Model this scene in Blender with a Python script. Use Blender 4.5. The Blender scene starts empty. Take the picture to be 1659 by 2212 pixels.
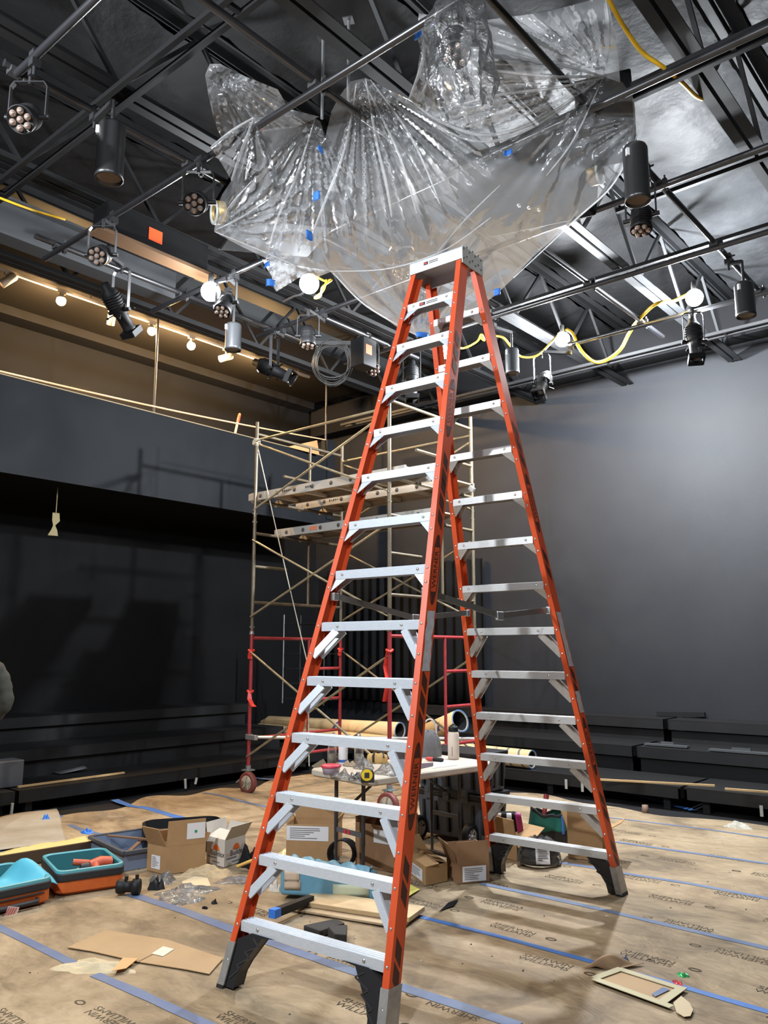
import bpy, math, random
from mathutils import Vector, Matrix
random.seed(7)
sc = bpy.context.scene
COL = sc.collection
R = math.radians
V = Vector
# ---------------------------------------------------------------- camera model (room axes: x along the right wall, y along the left wall)
FPX, PITCH, EYE, TH = 1765.85, 0.1689, 1.5957, 49.5
_c, _s = math.cos(PITCH), math.sin(PITCH)
RX, RY = math.cos(R(TH-90)), math.cos(R(TH))
FX, FY = math.sin(R(TH-90)), math.sin(R(TH))
def ray(px, py):
    u = (px-829.5)/FPX; v = -(py-1106)/FPX
    d = _c - v*_s; zz = _s + v*_c
    return V((u*RX + d*FX, u*RY + d*FY, zz)), d
EYEP = V((0, 0, EYE))
def at(px, py, z=0.0):
    r, d = ray(px, py); return EYEP + r*((z-EYE)/r.z)
def aty(px, py, y):
    r, d = ray(px, py); return EYEP + r*(y/r.y)
def atx(px, py, x):
    r, d = ray(px, py); return EYEP + r*(x/r.x)
def atd(px, py, D):
    r, d = ray(px, py); return EYEP + r*(D/d)
def depth(p): return p.x*FX + p.y*FY
cam = bpy.data.cameras.new('camera'); camo = bpy.data.objects.new('camera', cam); COL.objects.link(camo)
cam.sensor_fit = 'VERTICAL'; cam.sensor_height = 36.0; cam.sensor_width = 27.0
cam.lens = 36.0*FPX/2212; cam.clip_start = 0.05; cam.clip_end = 100
right = V((RX, RY, 0)); fwd = V((FX*_c, FY*_c, _s)); up = right.cross(fwd)
camo.matrix_world = Matrix(((right.x, up.x, -fwd.x, 0), (right.y, up.y, -fwd.y, 0), (right.z, up.z, -fwd.z, EYE), (0, 0, 0, 1)))
sc.camera = camo
# ---------------------------------------------------------------- materials
_M = {}
def mat(name, col, rough=0.6, metal=0.0, col2=None, nscale=4.0, bump=0.0, bscale=40.0, emit=None, estr=0.0, spec=0.5, stretch=None, coat=0.0):
    if name in _M: return _M[name]
    m = bpy.data.materials.new(name); m.use_nodes = True
    nt = m.node_tree; N = nt.nodes; L = nt.links
    b = N['Principled BSDF']
    b.inputs['Base Color'].default_value = (*col, 1); b.inputs['Roughness'].default_value = rough
    b.inputs['Metallic'].default_value = metal; b.inputs['Specular IOR Level'].default_value = spec
    b.inputs['Coat Weight'].default_value = coat
    tc = None
    if col2 or bump:
        tc = N.new('ShaderNodeTexCoord'); mp = N.new('ShaderNodeMapping'); L.new(tc.outputs['Object'], mp.inputs['Vector'])
        if stretch: mp.inputs['Scale'].default_value = stretch
    if col2:
        n = N.new('ShaderNodeTexNoise'); n.inputs['Scale'].default_value = nscale; n.inputs['Detail'].default_value = 6; n.inputs['Roughness'].default_value = 0.65
        L.new(mp.outputs[0], n.inputs['Vector'])
        cr = N.new('ShaderNodeValToRGB'); cr.color_ramp.elements[0].position = 0.33; cr.color_ramp.elements[1].position = 0.68
        cr.color_ramp.elements[0].color = (*col, 1); cr.color_ramp.elements[1].color = (*col2, 1)
        L.new(n.outputs['Fac'], cr.inputs[0]); L.new(cr.outputs[0], b.inputs['Base Color'])
    if bump:
        n2 = N.new('ShaderNodeTexNoise'); n2.inputs['Scale'].default_value = bscale; n2.inputs['Detail'].default_value = 4
        L.new(mp.outputs[0], n2.inputs['Vector'])
        bp = N.new('ShaderNodeBump'); bp.inputs['Strength'].default_value = bump; bp.inputs['Distance'].default_value = 0.02
        L.new(n2.outputs['Fac'], bp.inputs['Height']); L.new(bp.outputs[0], b.inputs['Normal'])
    if emit:
        b.inputs['Emission Color'].default_value = (*emit, 1); b.inputs['Emission Strength'].default_value = estr
    _M[name] = m; return m
def film(name, tint=(1, 1, 1), clear=0.62, haze=0.22, rough=0.12, bump=0.35, bscale=9.0, refl=.55):
    """thin polythene: see-through, a milky haze and glossy creases"""
    m = bpy.data.materials.new(name); m.use_nodes = True
    nt = m.node_tree; N = nt.nodes; L = nt.links
    for n in list(N): N.remove(n)
    out = N.new('ShaderNodeOutputMaterial')
    tr = N.new('ShaderNodeBsdfTransparent'); df = N.new('ShaderNodeBsdfDiffuse'); tl = N.new('ShaderNodeBsdfTranslucent'); gl = N.new('ShaderNodeBsdfGlossy')
    tr.inputs['Color'].default_value = (*tint, 1); df.inputs['Color'].default_value = (.85*tint[0], .86*tint[1], .88*tint[2], 1); tl.inputs['Color'].default_value = (.85*tint[0], .86*tint[1], .88*tint[2], 1)
    gl.inputs['Roughness'].default_value = rough
    tc = N.new('ShaderNodeTexCoord'); ns = N.new('ShaderNodeTexNoise'); ns.inputs['Scale'].default_value = bscale; ns.inputs['Detail'].default_value = 5; ns.inputs['Distortion'].default_value = 1.2
    L.new(tc.outputs['Object'], ns.inputs['Vector'])
    bp = N.new('ShaderNodeBump'); bp.inputs['Strength'].default_value = bump; bp.inputs['Distance'].default_value = 0.05
    L.new(ns.outputs['Fac'], bp.inputs['Height'])
    for s in (df, gl, tl): L.new(bp.outputs[0], s.inputs['Normal'])
    hz = N.new('ShaderNodeMixShader'); hz.inputs[0].default_value = 0.6; L.new(df.outputs[0], hz.inputs[1]); L.new(tl.outputs[0], hz.inputs[2])
    lw = N.new('ShaderNodeLayerWeight'); lw.inputs['Blend'].default_value = 0.35; L.new(bp.outputs[0], lw.inputs['Normal'])
    ma = N.new('ShaderNodeMath'); ma.operation = 'MULTIPLY_ADD'; ma.inputs[1].default_value = 0.35; ma.inputs[2].default_value = haze; ma.use_clamp = True
    L.new(lw.outputs['Facing'], ma.inputs[0])
    m1 = N.new('ShaderNodeMixShader'); L.new(ma.outputs[0], m1.inputs[0]); L.new(tr.outputs[0], m1.inputs[1]); L.new(hz.outputs[0], m1.inputs[2])
    fr = N.new('ShaderNodeFresnel'); fr.inputs['IOR'].default_value = 1.5; L.new(bp.outputs[0], fr.inputs['Normal'])
    fm = N.new('ShaderNodeMath'); fm.operation = 'MULTIPLY_ADD'; fm.inputs[1].default_value = refl; fm.inputs[2].default_value = 0.02; fm.use_clamp = True; L.new(fr.outputs[0], fm.inputs[0])
    m2 = N.new('ShaderNodeMixShader'); L.new(fm.outputs[0], m2.inputs[0]); L.new(m1.outputs[0], m2.inputs[1]); L.new(gl.outputs[0], m2.inputs[2])
    L.new(m2.outputs[0], out.inputs['Surface'])
    return m
# ---------------------------------------------------------------- mesh builder
_W = {}
class MB:
    def __init__(s): s.v = []; s.f = []; s.sm = []; s.mi = []; s.cur = 0
    def add(s, vs, fs, smooth=False):
        o = len(s.v); s.v += [V(p) for p in vs]
        for f in fs: s.f.append([i+o for i in f]); s.sm.append(smooth); s.mi.append(s.cur)
        return s
    def hexa(s, p):   # 4 bottom ccw, 4 top ccw
        return s.add(p, [(3, 2, 1, 0), (4, 5, 6, 7), (0, 1, 5, 4), (1, 2, 6, 5), (2, 3, 7, 6), (3, 0, 4, 7)])
    def box(s, c, size, rz=0.0, m=None):
        c = V(c); h = V(size)/2; M = m or Matrix.Rotation(rz, 3, 'Z')
        return s.hexa([c + M @ V((x*h.x, y*h.y, z*h.z)) for z in (-1, 1) for x, y in ((-1, -1), (1, -1), (1, 1), (-1, 1))])
    def bar(s, a, b, w, t, upv=(0, 0, 1)):   # rectangular bar from a to b, w across, t along upv
        a = V(a); b = V(b); d = (b-a).normalized(); x = d.cross(V(upv))
        if x.length < 1e-5: x = d.cross(V((1, 0, 0)))
        x.normalize(); y = x.cross(d)
        return s.hexa([p + x*(i*w/2) + y*(j*t/2) for p in (a, b) for i, j in ((-1, -1), (1, -1), (1, 1), (-1, 1))])
    def prism(s, poly, ex, o=None, x=None, y=None, smooth=False):  # 2D poly extruded by ex (vector)
        if o is not None: pts = [V(o) + V(x)*a + V(y)*b for a, b in poly]
        else: pts = [V(p) for p in poly]
        n = len(pts); ex = V(ex)
        return s.add(pts + [p+ex for p in pts], [tuple(range(n-1, -1, -1)), tuple(range(n, 2*n))] + [(i, (i+1) % n, n+(i+1) % n, n+i) for i in range(n)], smooth)
    def tube(s, path, r, n=8, caps=True, closed=False):
        path = [V(p) for p in path]; m = len(path); rs = r if isinstance(r, (list, tuple)) else [r]*m
        vs = []; ref = None
        for i, p in enumerate(path):
            if closed: t = path[(i+1) % m]-path[i-1]
            else: t = path[min(i+1, m-1)]-path[max(i-1, 0)]
            if t.length < 1e-9: t = V((0, 0, 1))
            t.normalize()
            if ref is None:
                ref = t.orthogonal().normalized()
            ref = (ref - t*ref.dot(t))
            if ref.length < 1e-6: ref = t.orthogonal()
            ref.normalize(); q = t.cross(ref)
            for k in range(n):
                a = 2*math.pi*k/n; vs.append(p + (ref*math.cos(a)+q*math.sin(a))*rs[i])
        fs = []
        for i in range(m if closed else m-1):
            j = (i+1) % m
            for k in range(n): fs.append((i*n+k, i*n+(k+1) % n, j*n+(k+1) % n, j*n+k))
        s.add(vs, fs, True)
        if caps and not closed:
            s.add(vs[:n], [tuple(range(n-1, -1, -1))]); s.add(vs[-n:], [tuple(range(n))])
        return s
    def lathe(s, prof, o, ax=(0, 0, 1), n=24, smooth=True, caps=True):   # prof [(r,h)]
        o = V(o); ax = V(ax).normalized(); x = ax.orthogonal().normalized(); y = ax.cross(x)
        vs = [o + ax*h + (x*math.cos(2*math.pi*k/n)+y*math.sin(2*math.pi*k/n))*r for r, h in prof for k in range(n)]
        fs = [(i*n+k, i*n+(k+1) % n, (i+1)*n+(k+1) % n, (i+1)*n+k) for i in range(len(prof)-1) for k in range(n)]
        s.add(vs, fs, smooth)
        if caps and prof[0][0] > 1e-6: s.add(vs[:n], [tuple(range(n-1, -1, -1))])
        if caps and prof[-1][0] > 1e-6: s.add(vs[-n:], [tuple(range(n))])
        return s
    def ball(s, c, r, n=12, m=8, sc_=(1, 1, 1)):
        c = V(c); vs = []; fs = []
        for i in range(m+1):
            th = math.pi*i/m
            for k in range(n):
                a = 2*math.pi*k/n; vs.append(c + V((r*math.sin(th)*math.cos(a)*sc_[0], r*math.sin(th)*math.sin(a)*sc_[1], r*math.cos(th)*sc_[2])))
        for i in range(m):
            for k in range(n): fs.append((i*n+k, (i+1)*n+k, (i+1)*n+(k+1) % n, i*n+(k+1) % n))
        return s.add(vs, fs, True)
    def grid(s, fn, nu, nv, smooth=True):
        vs = [fn(i/nu, j/nv) for j in range(nv+1) for i in range(nu+1)]
        fs = [(j*(nu+1)+i, j*(nu+1)+i+1, (j+1)*(nu+1)+i+1, (j+1)*(nu+1)+i) for j in range(nv) for i in range(nu)]
        return s.add(vs, fs, smooth)
    def quad(s, a, b, c, d): return s.add([a, b, c, d], [(0, 1, 2, 3)])
    def build(s, name, m, parent=None, bevel=0.0, solid=0.0, seg=2, sub=0):
        me = bpy.data.meshes.new(name)
        if parent is not None: off = _W[parent.name]; loc = V((0, 0, 0))
        else:
            lo = V([min(p[i] for p in s.v) for i in range(3)]); hi = V([max(p[i] for p in s.v) for i in range(3)])
            off = V(((lo.x+hi.x)/2, (lo.y+hi.y)/2, lo.z)); loc = off
        me.from_pydata([tuple(p-off) for p in s.v], [], s.f)
        me.polygons.foreach_set('use_smooth', s.sm); me.polygons.foreach_set('material_index', s.mi)
        for q in (m if isinstance(m, (list, tuple)) else [m]): me.materials.append(q)
        me.update()
        o = bpy.data.objects.new(name, me); COL.objects.link(o)
        if parent is not None: o.parent = parent
        o.location = loc; _W[o.name] = off
        if solid:
            md = o.modifiers.new('Thickness', 'SOLIDIFY'); md.thickness = solid; md.offset = 0
        if bevel:
            md = o.modifiers.new('Bevel', 'BEVEL'); md.width = bevel; md.segments = seg; md.limit_method = 'ANGLE'; md.angle_limit = R(40)
        if sub:
            md = o.modifiers.new('Subdivision', 'SUBSURF'); md.levels = sub; md.render_levels = sub
        return o
def tag(o, label=None, cat=None, group=None, kind=None):
    if label: o['label'] = label
    if cat: o['category'] = cat
    if group: o['group'] = group
    if kind: o['kind'] = kind
    return o
def thing(name, label, cat, loc=(0, 0, 0), group=None):
    o = bpy.data.objects.new(name, None); COL.objects.link(o); o.location = loc; o.empty_display_size = 0.1
    _W[o.name] = V(loc); return tag(o, label, cat, group)
def struct(o): o['kind'] = 'structure'; return o
def copy_tree(o, parent=None):
    c = o.copy(); COL.objects.link(c); c.parent = parent
    for ch in o.children: copy_tree(ch, c)
    return c
def text_geo(body, size):
    cu = bpy.data.curves.new('lettering_curve', 'FONT'); cu.body = body; cu.size = size; cu.align_x = 'CENTER'; cu.align_y = 'CENTER'; cu.space_line = 0.85
    cu.resolution_u = 3
    o = bpy.data.objects.new('lettering_curve', cu); COL.objects.link(o)
    dg = bpy.context.evaluated_depsgraph_get(); ev = o.evaluated_get(dg); me = ev.to_mesh()
    vs = [(v.co.x, v.co.y) for v in me.vertices]; fs = [tuple(p.vertices) for p in me.polygons]
    ev.to_mesh_clear(); bpy.data.objects.remove(o); bpy.data.curves.remove(cu)
    return vs, fs
_TX = {}
def text_on(mb, body, size, o, x, y, sx=1.0):
    k = (body, size)
    if k not in _TX: _TX[k] = text_geo(body, size)
    vs, fs = _TX[k]; o = V(o); x = V(x).normalized(); y = V(y).normalized()
    mb.add([o + x*(a*sx) + y*b for a, b in vs], fs)
def smooth_path(pts, n=6):
    pts = [V(p) for p in pts]; out = []
    for i in range(len(pts)-1):
        p0, p1, p2, p3 = pts[max(i-1, 0)], pts[i], pts[i+1], pts[min(i+2, len(pts)-1)]
        for k in range(n):
            t = k/n
            out.append(0.5*((2*p1)+(p2-p0)*t+(2*p0-5*p1+4*p2-p3)*t*t+(3*p1-p0-3*p2+p3)*t**3))
    return out+[pts[-1]]
def lerp(a, b, t): return a+(b-a)*t
# shared materials
BLK = mat('black_paint', (.010, .010, .011), .55, spec=.3)
BLKM = mat('black_matte', (.008, .008, .009), .85, spec=.2)
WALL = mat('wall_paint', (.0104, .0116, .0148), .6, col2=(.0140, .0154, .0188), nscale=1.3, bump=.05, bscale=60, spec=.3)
STEEL = mat('black_steel', (.03, .03, .032), .5, col2=(.045, .045, .047), nscale=6)
PIPE = mat('black_pipe', (.016, .016, .018), .28, metal=0.0, spec=.9)
ALU = mat('brushed_aluminium', (.66, .71, .78), .4, metal=.3, col2=(.55, .60, .66), nscale=9, stretch=(3, 30, 30))
ALUW = mat('worn_aluminium', (.52, .51, .49), .45, metal=.55, col2=(.40, .38, .36), nscale=12)
ZINC = mat('zinc_steel', (.55, .56, .57), .35, metal=.8)
ORANGE = mat('orange_fibreglass', (.62, .085, .022), .42, col2=(.54, .066, .016), nscale=14, stretch=(1, 1, .15))
RUBBER = mat('black_rubber', (.012, .012, .013), .65)
CARD = mat('cardboard', (.40, .245, .115), .75, col2=(.345, .205, .092), nscale=7, bump=.04, bscale=90)
CARDI = mat('cardboard_inside', (.36, .225, .11), .8)
WHITEP = mat('white_paper', (.72, .72, .74), .6)
INK = mat('dark_ink', (.02, .02, .022), .7)
BLUE = mat('blue_masking_tape', (.065, .105, .215), .65, col2=(.125, .16, .235), nscale=3)
YEL = mat('yellow_cable', (.72, .42, .02), .5)
FILM = film('polythene_film', haze=.13, bump=.06, bscale=4, rough=.2, refl=.45)
BAGF = film('clear_bag_film', haze=.03, bump=.35, bscale=16, rough=.1, refl=.8)
# ================================================================ room shell
ZG = 4.93
mb = MB(); mb.box((-2, 3.5, -.06), (19, 16, .12)); struct(mb.build('floor', BLKM))
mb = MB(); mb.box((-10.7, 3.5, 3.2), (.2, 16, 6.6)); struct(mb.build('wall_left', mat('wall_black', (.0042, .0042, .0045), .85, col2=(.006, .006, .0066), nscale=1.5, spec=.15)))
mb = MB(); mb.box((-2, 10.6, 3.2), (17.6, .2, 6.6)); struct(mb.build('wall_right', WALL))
# corrugated roof deck + foil faced batts between the joists
DECK = mat('roof_deck', (.03, .031, .033), .5)
mb = MB()
n = 150; xs = [-10.6+i*17.4/n for i in range(n+1)]
prof = [(x, 6.12+(.04 if (i//2) % 2 else 0)) for i, x in enumerate(xs)]
mb.add([V((x, y, z)) for y in (-4.4, 10.5) for x, z in prof], [(i, i+1, n+2+i, n+1+i) for i in range(n)])
struct(mb.build('ceiling', DECK, solid=.01))
BATT_SHADE = mat('facing_shaded', (.0055, .0055, .006), .6, col2=(.0085, .0085, .009), nscale=2.5, bump=.6, bscale=7, spec=.2)  # same facing, its colour darkened for the bays in shade
BATT_LIT = mat('facing_lit', (.028, .029, .031), .5, col2=(.05, .0515, .054), nscale=2.5, bump=.6, bscale=7, spec=.12)  # same facing, lighter colour for the bays the lamps reach
# joists run along y : bottom chord, web, top chord
JOIST_LIT = mat('joist_lit_tone', (.033, .0345, .037), .6, col2=(.024, .025, .0265), nscale=5, spec=.3)
JOIST_SHADE = mat('joist_shaded_tone', (.0085, .0085, .009), .6, col2=(.0065, .0065, .007), nscale=5, spec=.25)
JX = [1.75, .12, -1.5, -3.05, -4.5, -5.85, -7.4]
JLAB = ['lit grey open-web roof joist at the far right of the ceiling', 'lit grey open-web roof joist, second from the right ceiling edge', 'lit grey open-web roof joist just right of the big black house light', 'lit grey open-web roof joist whose end shows right of the plastic sheet', 'shaded open-web roof joist above the middle of the plastic sheet', 'shaded open-web roof joist left of the plastic sheet', 'shaded open-web roof joist farthest left, before the balcony']
for i, x in enumerate(JX):
    JOIST = JOIST_LIT if i < 4 else JOIST_SHADE  # lamplight painted into the joist tone: lit copies right, shaded copies left
    t = thing('ceiling_joist', JLAB[i], 'joist', (x, 4, 5.2), 'open-web joists under the roof deck')
    m1 = MB(); 
    for s in (-1, 1): m1.box((x+s*.048, 3.9, 5.245), (.07, 13.1, .012)); m1.box((x+s*.018, 3.9, 5.285), (.008, 13.1, .075))
    m1.build('bottom_chord', JOIST, t)
    m1 = MB()
    for s in (-1, 1): m1.box((x+s*.055, 3.9, 6.07), (.085, 13.1, .012)); m1.box((x+s*.018, 3.9, 6.03), (.008, 13.1, .08))
    m1.build('top_chord', JOIST, t)
    m1 = MB(); k = 0; y = -2.4
    while y < 10.0:
        a, b = (5.29, 6.03) if k % 2 == 0 else (6.03, 5.29)
        m1.bar((x, y, a), (x, y+.62, b), .03, .03); y += .62; k += 1
    m1.build('web', JOIST, t)
for i in range(len(JX)-1):
    x0, x1 = JX[i+1]+.12, JX[i]-.12
    mb = MB()
    def fn(a, b, x0=x0, x1=x1):
        x = lerp(x0, x1, a); y = lerp(-2.5, 10.4, b)
        seam = abs(((y*.82+i*.37) % 1.0)-.5)
        return V((x, y, 6.06-.05*math.sin(a*math.pi)-.04*max(0, .12-seam)/.12*0+.012*math.sin(y*9+a*5+i)+.01*math.sin(y*23+a*11)))
    mb.grid(fn, 6, 130)
    tag(mb.build('insulation_batt', BATT_LIT if i < 3 else BATT_SHADE), ['crinkled lit grey insulation facing, bay at the far right', 'crinkled lit grey insulation facing, second bay from the right', 'crinkled lit grey insulation facing, bay right of the plastic', 'crinkled insulation facing, shaded bay behind the plastic', 'crinkled insulation facing, shaded bay left of the plastic', 'crinkled insulation facing, shaded bay at the far left'][i], 'insulation', 'insulation between the joists')
# cross bridging : pairs of black struts along x
for k, (y, lab, x0, x1) in enumerate([(2.55, 'twin black struts high at the top left', -6.4, .5), (4.70, 'twin black struts under the joists, upper right', -2.9, 2.6), (5.95, 'twin black struts crossing the yellow cord end, right', -2.6, 2.6), (7.12, 'twin black struts in front of the right wall lamps', -4.5, 2.6), (9.3, 'twin black struts deep above the right wall', -8.8, 2.6)]):
    z = 5.19
    mb = MB()
    for dy in (-.06, .06): mb.bar((x0, y+dy, z), (x1, y+dy, z), .035, .035)
    x = x0+.2
    while x < x1: mb.bar((x, y-.06, z), (x, y+.06, z), .03, .03); x += 1.45
    tag(mb.build('bridging_strut', BLK), lab, 'strut', 'bridging struts under the joists')
# ducts / steel beam on the left
mb = MB(); mb.box((-6.9, .9, 5.36), (.03, 7.6, .34)); mb.box((-6.9, .9, 5.19), (.2, 7.6, .025)); mb.box((-6.9, .9, 5.53), (.2, 7.6, .025))
tag(mb.build('steel_beam', mat('grey_beam_paint', (.045, .047, .05), .5)), 'long grey steel beam under the ceiling on the left, ending by the lit bulb', 'beam')
mb = MB(); mb.box((-7.85, 4.4, 5.80), (.45, 11.4, .3)); 
tag(mb.build('air_duct', mat('grey_duct', (.02, .021, .022), .5)), 'long dark rectangular duct along the left ceiling', 'duct')
# conduits, left
for k, (dy, lab) in enumerate([(0, 'thin grey conduit at the upper left, nearer of the pair'), (.11, 'thin grey conduit at the upper left, farther of the pair')]):
    mb = MB(); mb.tube([(-4.72, 2.52+dy, 5.22), (-3.3, 2.52+dy, 5.22)], .017, 8); tag(mb.build('conduit', mat('conduit_paint', (.06, .06, .062), .45)), lab, 'conduit', 'conduits at the upper left')
# ---------------------------------------------------------------- balcony on the left
XF = -9.0
FASC = mat('fascia_paint', (.0085, .0098, .012), .65, col2=(.0102, .0116, .0138), nscale=2, spec=.15)
zt = 4.67; zb = 3.56
mb = MB(); mb.box((XF-.06, 3.6, (zt+zb)/2), (.12, 11.34, zt-zb)); o = struct(mb.build('balcony_fascia', FASC)); tag(o, 'dark grey balcony front wall along the left side', 'balcony')
mb = MB(); mb.box((-9.85, 3.6, 3.7), (1.5, 11.34, .28)); struct(mb.build('balcony_slab', BLKM))
mb = MB(); mb.box((XF-.05, 9.2, 4.31), (.14, .17, 1.3)); struct(mb.build('balcony_end_post', FASC))
mb = MB(); mb.box((XF-.06, 3.5, zt+.006), (.13, 11.1, .012)); struct(mb.build('trim_1', mat('fascia_cap', (.30, .22, .12), .6)))
# ceiling over the balcony and the dark bulkhead on the wall
mb = MB(); mb.box((-9.05, 3.6, 6.075), (3.1, 13, .03)); struct(mb.build('balcony_ceiling', mat('warm_black', (.012, .011, .010), .7, spec=.2)))
mb = MB(); mb.box((-10.45, 3.6, 6.0), (.3, 13, .12)); struct(mb.build('trim_2', BLKM))
mb = MB(); mb.box((-2, 10.36, 5.72), (17.0, .28, .5)); struct(mb.build('trim_3', BLKM))
# hanging rods of the balcony front
for p, lab in (((343, 665), 'thin grey rod holding the balcony front, left of the scaffold'), ((705, 830), 'thin grey rod at the far end of the balcony front')):
    q = atx(*p, XF-.05); mb = MB(); mb.tube([(XF-.05, q.y, 6.08), (XF-.05, q.y, zt-.1)], .016, 8)
    tag(mb.build('hanging_rod', mat('rod_steel', (.035, .035, .036), .5)), lab, 'rod', 'balcony hanging rods')
a = V((XF-.03, 3.2, 4.70)); b = V((XF-.03, 9.2, 4.965)); mb = MB(); mb.tube([lerp(a, b, i/14)-V((0, 0, .05*math.sin(math.pi*i/14))) for i in range(15)], .011, 6)
tag(mb.build('guard_cable', mat('pale_cable', (.55, .42, .25), .5)), 'pale guard cable running along the balcony front', 'cable')
# broom handle and cardboard flap on the balcony
t = thing('broom_handle', 'pale wooden pole with a red grip leaning on the balcony edge', 'pole', (XF-.06, 7.28, 4.67))
a = atx(507, 940, XF-.06); b = atx(518, 893, XF-.06); mb = MB(); mb.tube([a, lerp(a, b, .6)], .017, 8); mb.build('shaft', mat('pale_wood', (.55, .40, .25), .6), t)
mb = MB(); mb.tube([lerp(a, b, .58), lerp(a, b, .7), lerp(a, b, .97), b], [.02, .024, .02, .008], 8); mb.build('grip', mat('red_grip', (.6, .07, .03), .5), t)
mb = MB(); pts = [atx(621, 965, XF+.02), atx(690, 983, XF+.10), atx(685, 951, XF+.03)]
mb.prism(pts, (-.006, 0, .0)); tag(mb.build('cardboard_flap', CARD), 'tan cardboard flap lying over the balcony front', 'cardboard')
# masking remnants under the balcony
mb = MB()
c0 = atx(121, 1112, -9.35); 
def strip(mb, pts, wid): 
    for i in range(len(pts)-1):
        (p, w), (q, v) = (pts[i], wid[i]), (pts[i+1], wid[i+1])
        d = V((.2, 1, 0)).normalized()
        mb.add([p-d*w, p+d*w, q+d*v, q-d*v], [(0, 1, 2, 3)])
pp = [atx(*p, -9.35) for p in ((121, 1108), (121, 1125), (117, 1135), (117, 1145), (114, 1157))]
strip(mb, pp, [.04, .045, .012, .035, .06]); mb.box(pp[0]+V((0, 0, .3)), (.006, .006, .62))
tag(mb.build('paper_scrap', mat('yellowed_paper', (.22, .18, .09), .8), solid=.004), 'scrap of yellowed masking paper hanging under the balcony', 'paper')
# track lighting above the balcony
TW = mat('white_track', (.55, .50, .44), .5)
XT, ZT = -9.15, 5.97
t = thing('track_rail', 'white lighting track running above the balcony', 'track', (XT, 6, ZT))
mb = MB(); mb.box((XT, 5.4, ZT), (.036, 6.9, .035)); mb.box((XT-.027, 5.4, ZT+.01), (.01, 6.9, .02)); mb.build('rail', TW, t)
mb = MB()
for y in (3, 5, 7, 8.6): mb.tube([(XT, y, ZT+.02), (XT, y, 6.09)], .008, 6)
mb.build('stem', TW, t)
BULBW = mat('warm_bulb', (1, .8, .5), .4, emit=(1.0, .66, .30), estr=60)
def warm(px, py, lab, watts=34):
    q = atx(px, py, XT); t = thing('track_light', lab, 'track light', (XT, q.y, ZT), 'track lights above the balcony')
    mb = MB(); mb.box((XT, q.y, ZT-.03), (.035, .1, .03)); mb.tube([(XT, q.y, ZT-.04), (XT, q.y, ZT-.1)], .02, 10); mb.build('adapter', TW, t)
    mb = MB(); mb.lathe([(.02, 0), (.045, -.03), (.05, -.06)], (XT, q.y, q.z+.075), n=16); mb.build('socket', TW, t)
    mb = MB(); mb.ball((XT, q.y, q.z), .058, 14, 9); b = mb.build('bulb', BULBW, t); b.visible_shadow = True
    l = bpy.data.lights.new('warm_lamp', 'POINT'); l.energy = watts; l.color = (1, .62, .28); l.shadow_soft_size = .06
    lo = bpy.data.objects.new('warm_lamp', l); COL.objects.link(lo); lo.location = (XT+.0, q.y, q.z-.075)
warm(132, 650, 'bright warm bulb on the track, leftmost of the lit ones', 170); warm(328, 715, 'bright warm bulb on the track just left of the thin rod', 170); warm(413, 747, 'bright warm bulb on the track right of the thin rod', 170); warm(563, 797, 'bright warm bulb on the track next to a black spotlight', 170)
def head(px, py, d, lab, lit=False, watts=130):
    q = atx(px, py, XT); t = thing('track_light', lab, 'track light', (XT, q.y, ZT), 'track lights above the balcony')
    mb = MB(); mb.box((XT, q.y, ZT-.03), (.035, .1, .03)); mb.tube([(XT, q.y, ZT-.04), q], .012, 8); mb.build('stem', TW, t)
    d = V(d).normalized(); mb = MB(); mb.lathe([(.042, -.1), (.05, -.08), (.05, .1), (.044, .1), (.04, .05), (0, .05)], q, d, 16); mb.build('can', TW, t)
    mb = MB(); mb.lathe([(0, .06), (.041, .06)], q, d, 16); mb.build('lamp', mat('warm_lamp_face', (1, .7, .4), .4, emit=(1, .6, .3), estr=25) if lit else TW, t)
    if lit:
        l = bpy.data.lights.new('warm_spot', 'SPOT'); l.energy = watts; l.color = (1, .62, .28); l.spot_size = R(75); l.spot_blend = .6; l.shadow_soft_size = .04
        lo = bpy.data.objects.new('warm_spot', l); COL.objects.link(lo); lo.location = q+d*.12; lo.rotation_euler = d.to_track_quat('-Z', 'Y').to_euler()
head(18, 605, (-.35, -.7, -.75), 'white track head at the far left, glowing rim', True)
head(241, 685, (-.6, .25, -.8), 'white track head behind the hanging black spotlight', True, 420)
head(488, 772, (-.3, -.9, -.45), 'white track head below the silver-lit downlight', True)
head(631, 820, (-.55, -.3, -.8), 'white track head at the far right end, lit at its mouth', True)
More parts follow.
